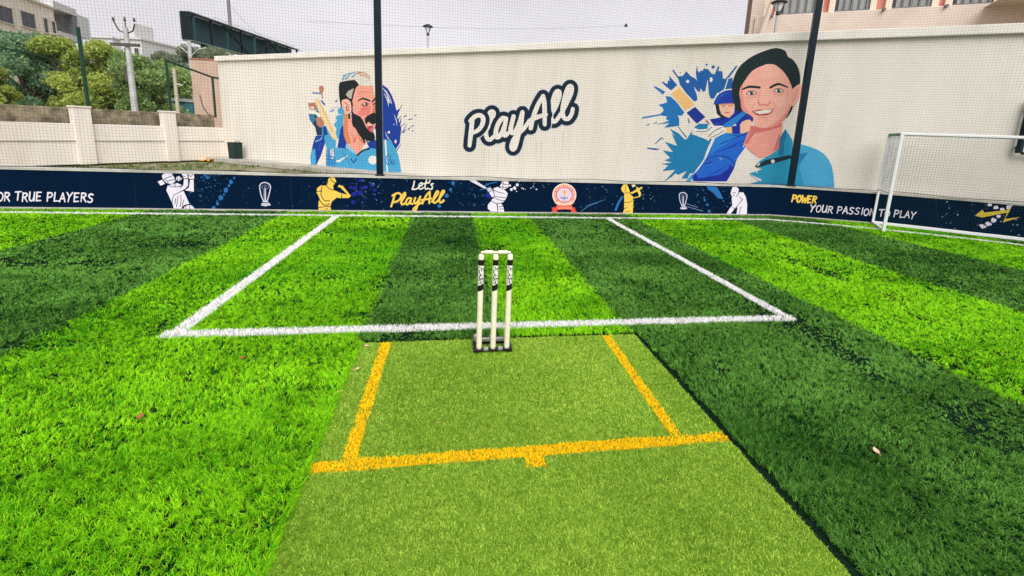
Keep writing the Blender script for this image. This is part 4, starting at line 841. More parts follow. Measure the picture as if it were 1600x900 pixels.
# ------------------------------------------------------------------ clutter in the corner
crate_m = mat('dark_green_plastic', (0.006, 0.028, 0.024), 0.45)
p = ground((369, 252.5)); p = p*[1, 1, 0]; wd = 0.34
o = empty('bin', tuple(p), 'dark green square bin standing at the foot of the mural wall', 'bin')
mb = MB(); vs = []
for z, k_ in ((0.0, 0.90), (0.66, 1.0), (0.66, 0.93), (0.05, 0.82)):
    for a, b_ in ((-1, -1), (1, -1), (1, 1), (-1, 1)): vs.append(p+AX.T@np.array([a*wd/2*k_, b_*wd/2*k_, z]))
mb.add(vs, [(3, 2, 1, 0)]+[(i*4+j, i*4+(j+1) % 4, (i+1)*4+(j+1) % 4, (i+1)*4+j) for i in range(3) for j in range(4)]+[(12, 13, 14, 15)], crate_m); mb.build('body', o)
mb = MB(); mb.box(p+np.array([0, 0, 0.685]), (wd*1.04, wd*1.04, 0.05), crate_m, AX, 0.012); mb.tube([p+AX.T@np.array([-0.12, -0.1, 0.71]), p+AX.T@np.array([-0.1, -0.1, 0.75]), p+AX.T@np.array([0.1, -0.1, 0.75]), p+AX.T@np.array([0.12, -0.1, 0.71])], 0.012, crate_m, 6); mb.build('lid', o)
ym = mat('yellow_sheet', (0.70, 0.36, 0.03), 0.7, var=0.3, scale=6)
q0 = ground((338, 250.5), 0.0); mb = MB(); NN = 14; vs = []
for i in range(NN):
    for j in range(8):
        a = (i/(NN-1)-0.5)*1.25; b_ = (j/7-0.5)*0.45; h_ = 0.11*abs(math.sin(i*1.9+j*0.8))*(1-abs(a)/0.7)+0.03*random.random()-0.05
        vs.append(q0+np.array([a, b_+0.05*math.sin(i), max(h_, -0.055)]))
mb.add(vs, [(i*8+j, (i+1)*8+j, (i+1)*8+j+1, i*8+j+1) for i in range(NN-1) for j in range(7)], ym, True); tag(base_at(mb.build('crumpled_sheet'), tuple(q0)), 'crumpled yellow sheet lying on the ground in the wall corner', 'sheet')
wd_m = mat('weathered_timber', (0.30, 0.24, 0.16), 0.9, var=0.3, scale=6)
q1 = ground((352, 246), 0.0); mb = MB(); mb.box(q1+np.array([0, 0, 0.06]), (0.8, 0.16, 0.05), wd_m, AX, 0.006); mb.box(q1+np.array([0.05, 0.05, 0.13]), (0.6, 0.12, 0.05), wd_m, AX, 0.006); tag(base_at(mb.build('timber_offcut'), tuple(q1)), 'weathered timber lying beside the green bin', 'timber')
# weeds on the strip behind the board
wx, wy = scatter(-12, -1.5, 5.9, 15, 14); k = (((np.stack([wx, wy], -1)-CORNER)@WN) > 0.5) & (((np.stack([wx, wy], -1)-CORNER)@WD) > 0.3) & (vnoise(wx, wy, 0.7, 5) > 0.45); wx, wy = wx[k], wy[k]
xs = np.repeat(wx, 7)+rng.normal(0, 0.06, len(wx)*7); ys = np.repeat(wy, 7)+rng.normal(0, 0.06, len(wx)*7); n = len(xs)
weed_f = fibre('weed_blade', (0.06, 0.13, 0.02), (0.22, 0.24, 0.06), transl=0.3)
tag(fibre_mesh('weeds', xs, ys, -0.06, 0.05+0.10*rng.random(n), 0.02+0*xs, 0.3+rng.random(n), rng.uniform(0, 6.28, n), weed_f, rng.random(n)), 'sparse weeds on bare ground between the board and the walls', 'weeds', kind='stuff')

# ------------------------------------------------------------------ fallen leaves
leaf_c = [mat('dry_leaf_rust', (0.34, 0.12, 0.04), 0.7, var=0.3, scale=60), mat('dry_leaf_tan', (0.55, 0.34, 0.18), 0.7, var=0.3, scale=60), mat('dry_leaf_pink', (0.72, 0.45, 0.33), 0.7, var=0.2, scale=60)]
LEAVES = [((219, 652), 0.045, 0, 'curled rust dry leaf on the light green turf, lower left'), ((378, 560), 0.034, 0, 'small rust dry leaf on the light turf below the white corner'), ((530, 614), 0.036, 1, 'tan dry leaf on the left edge of the pitch mat'),
          ((558, 577), 0.030, 2, 'pale dry leaf on the mat left of the yellow return line'), ((573, 541), 0.030, 2, 'pale dry leaf at the far left corner of the pitch mat'), ((1369, 706), 0.042, 2, 'pinkish dry leaf on the dark turf, right foreground'), ((685, 661), 0.012, 1, 'tiny tan fleck on the mat inside the yellow lines')]
for u, sz, c_, lab in LEAVES:
    sz *= 0.62
    q = ground(u, 0.028 if (u[0] < 520 or u[0] > 1100 or u[1] < 545 and u[0] < 560) else 0.013); a0 = random.uniform(0, 6.28); mb = MB(); vs = []
    prof = [0.05, 0.55, 0.9, 1.0, 0.8, 0.45, 0.04]
    for i, hw in enumerate(prof):
        t = (i/6-0.5)*2*sz; cr = 0.35*sz*(i/6-0.5)**2*4
        for j in (-1, 0, 1):
            x_ = t; y_ = j*hw*sz*0.55*(1+0.15*random.uniform(-1, 1)); z_ = cr+abs(j)*hw*sz*0.30
            vs.append(q+np.array([x_*math.cos(a0)-y_*math.sin(a0), x_*math.sin(a0)+y_*math.cos(a0), z_]))
    fs = [(i*3+j, i*3+j+1, (i+1)*3+j+1, (i+1)*3+j) for i in range(6) for j in range(2)]
    mb.add(vs, fs, leaf_c[c_], True); mb.tube([q+np.array([math.cos(a0), math.sin(a0), 0])*sz+up*0.35*sz, q+np.array([math.cos(a0), math.sin(a0), 0])*sz*1.5+up*0.25*sz], 0.0012, leaf_c[c_], 5)
    tag(base_at(mb.build('fallen_leaf'), tuple(q)), lab, 'leaf', 'dry leaves fallen on the turf')

# ------------------------------------------------------------------ trees behind the low wall
bark = mat('tree_bark', (0.16, 0.12, 0.085), 0.9, var=0.4, scale=6, bump=0.5, bump_scale=30)
LEAFM = {'dark': fibre('leaf_dark', (0.09, 0.20, 0.11), (0.31, 0.48, 0.26), transl=0.4), 'yellow': fibre('leaf_yellow_green', (0.22, 0.33, 0.06), (0.62, 0.69, 0.18), transl=0.4),
         'mid': fibre('leaf_mid_green', (0.14, 0.26, 0.09), (0.43, 0.57, 0.21), transl=0.4), 'grey': fibre('leaf_grey_green', (0.13, 0.18, 0.12), (0.32, 0.36, 0.22), transl=0.4)}
def tree(u, depth, top_y, wid, kind, label, n=21000, leaf=0.09, low=0.10, sparse=0.0):
    """u: pixel of the crown's centre column; the crown spans from low*height to the height that top_y gives at that depth"""
    q = deep((u, 170), depth); base = np.array([q[0], q[1], -0.06]); H_ = deep((u, top_y), depth)[2]
    r_ = np.random.default_rng(int(abs(u)*7+depth*13)); o = empty('tree', tuple(base), label, 'tree', 'trees behind the weathered wall')
    mb = MB(); trunk = [base, base+[0.1, 0.05, H_*0.25], base+[0.0, 0.12, H_*0.5], base+[0.1, 0, H_*0.78]]
    mb.tube(trunk, [0.20, 0.15, 0.11, 0.04], bark, 9)
    lobes = []
    for i in range(24):
        z = H_*(low+(0.90-low)*(i+r_.random())/24); a = r_.uniform(0, 6.28); k_ = math.sqrt(max(0.22, 1-((z/H_-0.5)/0.6)**2)); rad = wid*k_*r_.uniform(0.25, 0.75)
        c_ = base+np.array([math.cos(a)*rad, math.sin(a)*rad, z]); s_ = wid*r_.uniform(0.26, 0.46); lobes.append((c_, s_))
        t0 = base+np.array([0.05, 0.05, max(0.2, z*0.6)]); mb.tube([t0, (t0+c_)/2+[0, 0, 0.15], c_], [0.06, 0.04, 0.012], bark, 6)
    lobes.append((base+np.array([0, 0, H_*0.9]), wid*0.34))
    mb.build('trunk', o)
    per = n//len(lobes); Vs = []; rn = []
    for c_, s_ in lobes:
        d = r_.normal(size=(per, 3)); d /= np.linalg.norm(d, axis=1)[:, None]; rad = s_*(r_.random(per)**0.45)*(0.75+0.5*vnoise(d[:, 0]*2+c_[0], d[:, 1]*2+d[:, 2]*1.7+c_[1], 1.5, 9))
        Pp = c_+d*rad[:, None]*[1, 1, 0.8]; Pp[:, 2] = np.minimum(Pp[:, 2], H_+0.1)
        a = r_.normal(size=(per, 3)); a /= np.linalg.norm(a, axis=1)[:, None]; b_ = np.cross(a, r_.normal(size=(per, 3))); b_ /= np.linalg.norm(b_, axis=1)[:, None]
        sz = leaf*(0.5+0.8*r_.random(per))[:, None]
        Vs.append(np.stack([Pp-a*sz, Pp+b_*sz*0.5, Pp+a*sz, Pp-b_*sz*0.5], 1)); rn.append(np.clip(r_.random(per)*0.7+0.6*(r_.random()-0.5)+0.2, 0, 1))
    V = np.concatenate(Vs).astype(np.float32); n_ = len(V); me = bpy.data.meshes.new('crown'); me.vertices.add(n_*4); me.vertices.foreach_set('co', (V-base.astype(np.float32)).ravel())
    me.loops.add(n_*4); me.loops.foreach_set('vertex_index', np.arange(n_*4, dtype=np.int32)); me.polygons.add(n_); me.polygons.foreach_set('loop_start', np.arange(n_, dtype=np.int32)*4)
    me.update(calc_edges=True); me.materials.append(LEAFM[kind]); at = me.attributes.new('rnd', 'FLOAT', 'POINT'); at.data.foreach_set('value', np.repeat(np.concatenate(rn), 4).astype(np.float32))
    c_ = bpy.data.objects.new('crown', me); COL.objects.link(c_); c_.parent = o
TREES = [(-55, 23, 66, 2.2, 'dark', 'dark green tree cut by the left edge'), (42, 22.5, 52, 2.2, 'dark', 'dark green broad tree below the cream building'), (2, 20, 98, 0.85, 'yellow', 'low yellow green bush at the left edge before the dark tree'),
         (112, 23, 55, 1.45, 'yellow', 'yellow green tree crossed by the tall green fence post'), (170, 23, 64, 1.75, 'yellow', 'yellow green tree just left of the pale utility pole'), (226, 22, 84, 1.5, 'mid', 'mid green tree between the utility pole and the fence frame'),
         (262, 27, 92, 1.7, 'mid', 'mid green tree seen through the fence frame'), (300, 34, 68, 2.0, 'grey', 'grey green tree below the left end of the billboard'), (352, 40, 72, 2.2, 'grey', 'grey green tree behind the billboard post'), (75, 31, 60, 2.2, 'mid', 'mid green tree in the gap behind two bright trees'),
         (205, 30, 80, 1.7, 'mid', 'mid green tree behind the pale utility pole'), (262, 44, 76, 2.0, 'grey', 'hazy grey green tree far behind, left of the billboard')]
for a in TREES: tree(*a)

# ------------------------------------------------------------------ poles, lamps, billboard
pole_m = mat('pale_grey_pole', (0.52, 0.54, 0.54), 0.7, var=0.25, scale=2, dirt=(0.25, 0.26, 0.24), dirt_amt=0.5)
def up_line(u_bot, u_top, depth):
    q = deep(u_bot, depth); d = ray(u_top)[:2]; t = (d@(q[:2]-C[:2]))/(d@d); return np.array([q[0], q[1], -0.06]), C[2]+t*ray(u_top)[2]
b0, z1 = up_line((211, 172), (192, 40), 20.5)
o = empty('utility_pole', tuple(b0), 'pale grey utility pole with cross arms standing among the trees', 'pole')
mb = MB(); mb.tube([b0, b0+up*(z1*0.6), b0+up*z1], [0.14, 0.12, 0.09], pole_m, 12); mb.build('pole', o)
rx = np.array([R[0][0], R[0][1], 0]); rx /= np.linalg.norm(rx); iron = mat('rusty_iron', (0.10, 0.085, 0.08), 0.7, var=0.3, scale=10)
for dz, l in ((-0.75, 0.62), (0.0, 0.0)):
    if l: mb = MB(); mb.box(b0+up*(z1+dz)-np.array([-rx[1], rx[0], 0])*0.12, (2*l, 0.10, 0.12), iron, np.array([rx, [-rx[1], rx[0], 0], [0, 0, 1]])); mb.build('cross_arm', o)
mb = MB(); mb.tube([b0+up*(z1-0.05)-rx*0.5+up*0.3, b0+up*(z1-0.15)-rx*0.3, b0+up*(z1-0.25), b0+up*(z1-0.15)+rx*0.3, b0+up*(z1+0.15)+rx*0.42], 0.03, iron, 6); mb.tube([b0+up*z1, b0+up*(z1+0.45)], 0.025, iron, 6); mb.build('cross_arm', o)
for k_ in (-0.5, 0.42, 0.0):
    mb = MB(); mb.lathe(b0+up*(z1+0.25)+rx*k_, [(0.03, 0), (0.06, 0.05), (0.03, 0.09), (0.05, 0.13), (0.0, 0.17)], mat('brown_insulator', (0.12, 0.06, 0.04), 0.3), 10); mb.build('insulator', o)
mb = MB(); mb.box(b0+up*(z1*0.62)-rx*0.18, (0.12, 0.12, 0.5), iron); mb.build('clamp_box', o)
b0, z1 = up_line((277, 162), (266, 104), 21)
o = empty('lamp_pole', tuple(b0), 'thin cream pole with a small lamp behind the fence frame', 'pole')
mb = MB(); mb.tube([b0, b0+up*z1], [0.09, 0.07], mat('cream_pole', (0.50, 0.46, 0.36), 0.7, var=0.2), 10); mb.build('pole', o)
mb = MB(); hd = b0+up*(z1-0.75)+rx*0.15; mb.tube([hd-rx*0.15, hd+up*0.04, hd+rx*0.18], [0.02, 0.05, 0.03], pole_m, 8); mb.build('lamp_head', o)
b0, z1 = up_line((299, 108), (291, 62), 27)
o = empty('utility_pole', tuple(b0), 'grey pole with a curved arm below the billboard end', 'pole')
mb = MB(); mb.tube([b0, b0+up*z1], [0.13, 0.10], pole_m, 10); mb.build('pole', o)
mb = MB(); mb.tube([b0+up*(z1-0.9), b0+up*(z1-0.45)+rx*0.5, b0+up*(z1-0.35)+rx*1.0], 0.035, pole_m, 7); mb.build('arm', o)
mb = MB(); mb.tube([b0+up*(z1-0.8), b0+up*(z1-0.3)-rx*0.6], 0.03, pole_m, 7); mb.build('arm', o)
b0, z1 = up_line((363, 88), (356, -30), 60)
o = empty('antenna_mast', tuple(b0), 'thin grey mast rising behind the billboard', 'mast')
mb = MB(); mb.tube([b0, b0+up*z1], [0.26, 0.2], mat('mast_grey', (0.20, 0.19, 0.22), 0.6), 8); mb.build('pole', o)
mb = MB(); mb.box(b0+up*(C[2]+29.0)-rx*0.35, (0.5, 0.3, 0.8), mat('mast_grey', (0.2, 0.19, 0.22), 0.6)); mb.build('bracket', o)

# billboard seen from behind
LB = deep((298, 40), 40.0); vd = ray((838, 205)); vd[2] = 0; vd /= np.linalg.norm(vd)
bb_surf = Surf([LB[:2], LB[:2]+vd[:2]*60]); s0b = 0.0; s1b = bb_surf.hit((466, 80))[0]
zt = bb_surf.hit((298, 18))[1]; zb = bb_surf.hit((298, 62))[1]
bb = empty('billboard', tuple(bb_surf.pt(1.2, 0)), 'dark teal billboard seen from behind, above the end of the mural wall', 'billboard')
bbm = mat('dark_teal_sheet', (0.030, 0.082, 0.100), 0.6, var=0.35, scale=1.0, stretch=(1, 1, 0.2)); bbm2 = mat('dark_frame_steel', (0.004, 0.011, 0.016), 0.5); wht = mat('faded_white_metal', (0.55, 0.56, 0.58), 0.6); bba = bb_surf.ax(0)
mb = MB(); mb.box(bb_surf.pt(s1b/2, (zt+zb)/2, -0.9), (s1b, 0.08, zt-zb-0.1), bbm, bba); mb.build('panel', bb)
mb = MB(); mb.box(bb_surf.pt(0.05, (zt+zb)/2, -0.45), (0.10, 0.8, zt-zb), bbm2, bba); mb.build('end_panel', bb)
for k_ in range(9):
    a = 0.5+k_*(s1b-0.7)/8; mb = MB(); mb.box(bb_surf.pt(a, (zt+zb)/2, -0.1), (0.18, 0.16, zt-zb-0.02), bbm2 if k_ % 2 else bbm, bba); mb.build('rib', bb)
mb = MB(); mb.box(bb_surf.pt(s1b/2, zt, -0.45), (s1b, 0.9, 0.06), wht, bba); mb.box(bb_surf.pt(s1b/2, zt-0.14, -0.02), (s1b, 0.12, 0.14), bbm2, bba); mb.build('top_walkway', bb)
mb = MB(); mb.box(bb_surf.pt(s1b/2, zb-0.03, -0.45), (s1b, 0.9, 0.06), mat('pale_green_metal', (0.22, 0.32, 0.28), 0.6), bba); mb.build('bottom_walkway', bb)
for a, b_ in ((4.2, 8.3), (12.5, 9.2), (11.8, 16.5), (20.5, 17.5), (20, 23.0)):
    if max(a, b_) < s1b: mb = MB(); mb.tube([bb_surf.pt(a, zt-0.15, -0.02), bb_surf.pt(b_, zb+0.1, -0.02)], 0.10, bbm2, 6); mb.build('brace', bb)
for a, mm in ((1.75, bbm2), (2.35, mat('pale_green_metal', (0.22, 0.32, 0.28), 0.6)), (s1b*0.6, bbm2)):
    mb = MB(); mb.tube([bb_surf.pt(a, -0.06, -0.3), bb_surf.pt(a, zb-0.06, -0.3)], 0.22, mm, 10); mb.build('support_post', bb)
mb = MB()
for a in np.linspace(3, s1b-1, 9): mb.tube([bb_surf.pt(a, zt+0.0, 0.0), bb_surf.pt(a, zt+0.22, 0.0)], 0.025, wht, 5)
mb.tube([bb_surf.pt(3, zt+0.22, 0), bb_surf.pt(s1b-1, zt+0.22, 0)], 0.025, wht, 5); mb.build('hand_rail', bb)
mb = MB(); mb.tube([bb_surf.pt(s1b, zt, 0), bb_surf.pt(s1b+1.0, zt-0.1, 0), bb_surf.pt(s1b+1.0, zb, 0)], 0.05, wht, 5, False); mb.build('ladder_rail', bb)

# lamps behind the mural wall
lampk = mat('dark_lamp_metal', (0.05, 0.05, 0.06), 0.5, 0.3); frost = mat('frosted_glass', (0.72, 0.74, 0.76), 0.3); lpole = mat('lamp_pole_grey', (0.50, 0.50, 0.50), 0.6)
def lamp(u, depth, k_, label):
    q = deep(u, depth); o = empty('street_lamp', (q[0], q[1], -0.06), label, 'street lamp', 'lantern lamps behind the mural wall'); b_ = np.array([q[0], q[1], 0.0]); z = q[2]
    mb = MB(); mb.tube([b_, b_+up*(z-0.34*k_)], [0.06*k_, 0.035*k_], lpole, 12); mb.build('pole', o)
    mb = MB(); mb.lathe(q-up*0.36*k_, [(0.04*k_, 0), (0.055*k_, 0.02*k_), (0.05*k_, 0.10*k_), (0.0, 0.10*k_)], lampk, 16); mb.build('collar', o)
    mb = MB(); mb.lathe(q-up*0.26*k_, [(0.045*k_, 0), (0.125*k_, 0.20*k_), (0.0, 0.20*k_)], frost, 20); gl = mb.build('lantern_glass', o)
    for a in range(4):
        e = np.array([math.cos(a*math.pi/2+0.75), math.sin(a*math.pi/2+0.75), 0]); mb = MB(); mb.tube([q-up*0.26*k_+e*0.055*k_, q-up*0.05*k_+e*0.155*k_], 0.007*k_, lampk, 5); mb.build('cage_bar', o)
    mb = MB(); mb.lathe(q-up*0.055*k_, [(0.0, 0), (0.17*k_, 0), (0.205*k_, 0.012*k_), (0.16*k_, 0.05*k_), (0.09*k_, 0.075*k_), (0.075*k_, 0.10*k_), (0.0, 0.112*k_)], lampk, 24); mb.build('lamp_cap', o)
lamp((668.5, 40), 17.0, 1.0, 'lantern street lamp on a pale pole behind the middle of the wall')
lamp((1218, 1.5), 11.2, 0.95, 'lantern street lamp before the pink building, beside the right post')

# ------------------------------------------------------------------ buildings on the left
cb_m = mat('cream_facade', (0.80, 0.71, 0.62), 0.9, var=0.12, scale=0.6); shut = mat('dark_glazing', (0.055, 0.055, 0.075), 0.25, var=0.3, scale=2); frame_m = mat('pale_window_frame', (0.60, 0.55, 0.48), 0.7); grey_f = mat('grey_facade', (0.62, 0.62, 0.62), 0.9, var=0.15, scale=0.7); dgrey = mat('dark_grey_concrete', (0.20, 0.205, 0.22), 0.8, var=0.2)
vd2 = ray((575, 193)); vd2[2] = 0; vd2 /= np.linalg.norm(vd2); P0 = deep((95, 100), 46.0)
lb_surf = Surf([P0[:2]-vd2[:2]*40, P0[:2]]); S0 = 40.0; A_ = lb_surf.ax(1)
def rect(uTL, uBR): a, z1_ = lb_surf.hit(uTL); b_, z0_ = lb_surf.hit(uBR); return a, b_, z0_, z1_
def window(root, surf, a, b_, z0, z1, nv=2, inset=0.12, fm=None, gm_=None, off=0.0):
    """a framed window set on the facade: frame ring with mullions and glazing behind them"""
    fm = fm or frame_m; gm_ = gm_ or shut; A2 = surf.ax((a+b_)/2); t = 0.10; mid = (a+b_)/2; zc = (z0+z1)/2
    mb = MB(); mb.box(surf.pt(mid, z1+t/2, off+0.03), (b_-a+2*t, 0.10, t), fm, A2); mb.box(surf.pt(mid, z0-t/2, off+0.05), (b_-a+2*t, 0.16, t), fm, A2)
    for q in (a-t/2, b_+t/2): mb.box(surf.pt(q, zc, off+0.03), (t, 0.10, z1-z0), fm, A2)
    for i in range(1, nv): mb.box(surf.pt(a+(b_-a)*i/nv, zc, off+0.022), (0.06, 0.06, z1-z0-0.004), dgrey, A2)
    w_ = mb.build('window', root); mb = MB(); mb.box(surf.pt(mid, zc, off+0.004), (b_-a-0.004, 0.02, z1-z0-0.004), gm_, A2); mb.build('pane', w_)
zr = lb_surf.hit((94, 19))[1]
cbr = empty('cream_building', tuple(lb_surf.pt(S0, 0)), 'cream apartment building with dark windows at the upper left', 'building')
mb = MB(); mb.box(lb_surf.pt(S0/2, zr/2, -5), (S0, 10, zr), cb_m, A_); mb.build('wall', cbr)
mb = MB(); mb.box(lb_surf.pt(S0/2, zr+0.1, -4.95), (S0+0.2, 10.3, 0.2), frame_m, A_); mb.build('parapet', cbr)
for tl, br_, nv in (((-14, 4), (20, 31), 2), ((30, 16), (55, 41), 2), ((66, 28), (75, 46), 1), ((79, 33), (87, 49), 1), ((-20, 43), (23, 66), 3)):
    a, b_, z0, z1 = rect(tl, br_); z0 = min(z0, z1-1.3) if nv != 3 else z1-1.9
    window(cbr, lb_surf, a, b_, z0, z1, nv)
a, b_, z0, z1 = rect((74, 52), (86, 57)); mb = MB(); mb.box(lb_surf.pt((a+b_)/2, z1, 0.4), (b_-a, 0.8, 0.12), frame_m, A_); mb.build('window_canopy', cbr)
mb = MB(); a = lb_surf.hit((52, 5))[0]; mb.box(lb_surf.pt(a+2, zr+1.0, -3.0), (7, 3, 1.7), mat('old_grey_render', (0.32, 0.33, 0.31), 0.9, var=0.3), A_); mb.tube([lb_surf.pt(a+1, zr+1.8, -3), lb_surf.pt(a+1, zr+3.6, -3)], 0.15, dgrey, 8); mb.build('roof_hut', cbr)
# grey building with a balcony, next along the street
e0, e1 = S0, lb_surf.hit((122, 40))[0]; e2 = lb_surf.hit((139, 40))[0]; zt_ = lb_surf.hit((110, 22))[1]; zf = lb_surf.hit((108, 51))[1]; zl = zf-0.5
gb = empty('grey_building', tuple(lb_surf.pt(e1, 0)), 'grey building with an open balcony next to the cream building', 'building')
mb = MB(); mb.box(lb_surf.pt((e0+e1)/2+0.05, zt_/2, -6.5), (e1-e0-0.1, 9, zt_), grey_f, A_); mb.build('wall', gb)
mb = MB(); mb.box(lb_surf.pt((e0+e1)/2+0.05, zt_+0.35, -3.0), (e1-e0-0.1, 6.0, 0.7), grey_f, A_); mb.build('roof_slab', gb)
mb = MB(); mb.box(lb_surf.pt((e0+e1)/2+0.05, zl, -0.9), (e1-e0-0.1, 2.3, 0.6), grey_f, A_); mb.build('balcony_slab', gb)
mb = MB(); mb.box(lb_surf.pt(e1-0.4, (zt_+zf)/2, -0.3), (0.7, 0.5, zt_-zf+0.1), dgrey, A_); mb.build('column', gb)
bs = Surf([lb_surf.pt(0, 0, -2.0)[:2], lb_surf.pt(S0, 0, -2.0)[:2]]); window(gb, bs, e0+1.0, e0+2.6, zf+0.1, zf+2.4, 2)
mb = MB(); mb.box(lb_surf.pt((e1+e2)/2+0.1, zf+(zt_-zf)*0.55, -1.5), (e2-e1, 3, (zt_-zf)*1.15), mat('pale_grey_panel', (0.62, 0.63, 0.65), 0.8, var=0.1), A_); mb.build('stair_tower', gb)
mb = MB(); mb.box(lb_surf.pt((e1+e2)/2+0.4, zf/2-1, -3.2), (e2-e1+1, 6, zf-2.2), grey_f, A_); mb.build('rear_wing', gb)
for k_ in range(3): window(gb, lb_surf, e1+0.6+k_*1.7, e1+1.6+k_*1.7, zf-3.6, zf-2.2, 1, off=-0.18)
# distant houses
def far_house(u0, u1, ytop, depth, M, label, roof=None, rows=1):
    a = deep((u0, 80), depth); b_ = deep((u1, 80), depth); zt2 = deep(((u0+u1)/2, ytop), depth)[2]; sf = Surf([a[:2], b_[:2]]); L_ = sf.L[-1]; A2 = sf.ax(0)
    o = empty('distant_house', tuple(sf.pt(L_/2, 0)), label, 'house', 'pale houses far behind the trees'); mb = MB(); mb.box(sf.pt(L_/2, zt2/2, -4), (L_, 8, zt2), M, A2); mb.build('wall', o)
    mb = MB(); mb.box(sf.pt(L_/2, zt2+0.15, -3.9), (L_+0.5, 8.4, 0.3), M, A2); mb.build('parapet', o)
    nw = max(2, int(L_/4))
    for i in range(nw): window(o, sf, L_*(i+0.3)/nw, L_*(i+0.7)/nw, zt2-3.0, zt2-1.4, 2)
    if roof: mb = MB(); mb.box(sf.pt(L_*roof, zt2+1.5, -3), (L_*0.3, 4, 2.6), M, A2); mb.build('stair_tower', o)
pale1 = mat('hazy_pale_render', (0.60, 0.60, 0.61), 0.9, var=0.08, scale=0.3); pale2 = mat('hazy_grey_render', (0.50, 0.53, 0.54), 0.9, var=0.12, scale=0.3)
far_house(190, 222, 62, 75, pale1, 'pale distant house with a stair tower, behind the utility pole', 0.35); far_house(214, 268, 72, 95, pale2, 'long low grey house far behind the trees'); far_house(140, 178, 60, 85, pale1, 'pale distant house right of the grey building')
# block at the end of the mural wall, and the hut beside it
pb_m = mat('pinkish_block_wall', (0.52, 0.38, 0.30), 0.9, var=0.12, scale=1.5)
pq = deep((322, 180), 21.5); zt3 = deep((318, 95.5), 21.5)[2]; e = AX[0]
blk = empty('block_house', (pq[0], pq[1], -0.06), 'windowless pinkish block house at the end of the mural wall', 'building')
pq = pq+np.array([-rx[1], rx[0], 0])*1.2; blk.location = (pq[0], pq[1], -0.06)
mb = MB(); mb.box(np.array([pq[0], pq[1], zt3/2])+rx*0.15, (1.35, 2.4, zt3), pb_m, np.array([rx, [-rx[1], rx[0], 0], [0, 0, 1]])); mb.build('wall', blk)
mb = MB(); mb.box(np.array([pq[0], pq[1], zt3+0.03])+rx*0.15, (1.4, 2.45, 0.06), mat('red_edge', (0.36, 0.13, 0.10), 0.8), np.array([rx, [-rx[1], rx[0], 0], [0, 0, 1]])); mb.build('roof_edge', blk)
mb = MB(); fp_ = np.array([pq[0], pq[1], 0])-np.array([-rx[1], rx[0], 0])*1.22; mb.tube([fp_+rx*-0.2+up*2.6, fp_+rx*-0.12+up*2.1, fp_+rx*0.1+up*1.75, fp_+rx*0.5+up*1.6], 0.02, iron, 5); mb.build('cable', blk)
hq = deep((291, 175), 25); zt4 = deep((291, 160), 25)[2]
hut = empty('blue_hut', (hq[0], hq[1], -0.06), 'small blue hut with a white sheet roof beside the block house', 'hut'); ra = np.array([rx, [-rx[1], rx[0], 0], [0, 0, 1]])
mb = MB(); mb.box(np.array([hq[0], hq[1], zt4/2]), (0.85, 1.2, zt4), mat('faded_blue_paint', (0.06, 0.26, 0.30), 0.7, var=0.3, scale=3), ra); mb.build('wall', hut)
mb = MB(); mb.box(np.array([hq[0], hq[1], zt4+0.09])+rx*0.12, (0.75, 1.4, 0.16), wht, ra); mb.build('roof', hut)
# overhead wires
wires = [((360, 8), (420, 62), 60, 62), ((0, 20), (292, 26), 30, 42), ((480, 33), (980, 40), 45, 70)]
cable = mat('wire_black', (0.10, 0.10, 0.11), 0.6)
for i, (ua, ub, da_, db_) in enumerate(wires[:1]+wires[2:]):
    a, b_ = deep(ua, da_), deep(ub, db_); mb = MB(); mb.tube([a+(b_-a)*t-up*0.6*math.sin(math.pi*t) for t in np.linspace(0, 1, 16)], 0.012, cable, 4); tag(base_at(mb.build('overhead_wire'), tuple(a)), ('thin wire sloping down from the mast over the billboard', 'long thin wire crossing the sky above the mural wall')[i], 'wire', 'thin wires in the sky')
# bird
bq = deep((978, 41), 32); bird_m = mat('bird_dark', (0.03, 0.03, 0.035), 0.8); mb = MB()
mb.tube([bq-rx*0.14, bq-rx*0.05, bq+rx*0.08, bq+rx*0.15], [0.02, 0.05, 0.04, 0.012], bird_m, 10)
nb_ = np.array([-rx[1], rx[0], 0])
for sgn in (-1, 1): mb.add([bq+rx*0.06+up*0.02, bq-rx*0.05+up*0.02, bq-rx*0.10+nb_*sgn*0.22+up*0.12, bq-rx*0.02+nb_*sgn*0.25+up*0.13, bq+rx*0.06+nb_*sgn*0.12+up*0.08], [(0, 1, 2, 3, 4)], bird_m)
tag(base_at(mb.build('bird'), tuple(bq)), 'tiny dark bird flying above the wall', 'bird')

# ------------------------------------------------------------------ pink building behind the mural wall on the right
rb_off = -9.0
rb_surf = Surf([mural_surf.pt(0, 0, rb_off)[:2], mural_surf.pt(60, 0, rb_off)[:2]]); A_ = rb_surf.ax(1)
pink = mat('pink_brick', (0.64, 0.25, 0.20), 0.9, var=0.15, scale=4); beige = mat('beige_stone', (0.72, 0.60, 0.52), 0.85, var=0.12, scale=1.2); cw = mat('cream_trim', (0.78, 0.67, 0.56), 0.8, var=0.06); pane_m = mat('curtained_glass', (0.38, 0.40, 0.38), 0.2, var=0.25, scale=2.5, stretch=(3, 3, 0.3))
sL = rb_surf.hit((1166, 30))[0]; sB_ = rb_surf.hit((1192, 20))[0]; zs_ = rb_surf.hit((1300, 24))[1]; TOP = zs_+5.5; sR = 46.0
rb = empty('pink_building', tuple(rb_surf.pt(sB_, 0)), 'pink brick building with barred windows behind the wall on the right', 'building')
mb = MB(); mb.box(rb_surf.pt((sB_+sR)/2, TOP/2, -4), (sR-sB_, 8, TOP), pink, A_); mb.build('wall', rb)
mb = MB(); mb.box(rb_surf.pt((sB_+sR)/2-0.1, zs_-1.2, 0.25), (sR-sB_+0.3, 0.5, 2.4), beige, A_, 0.02); mb.build('ledge', rb)
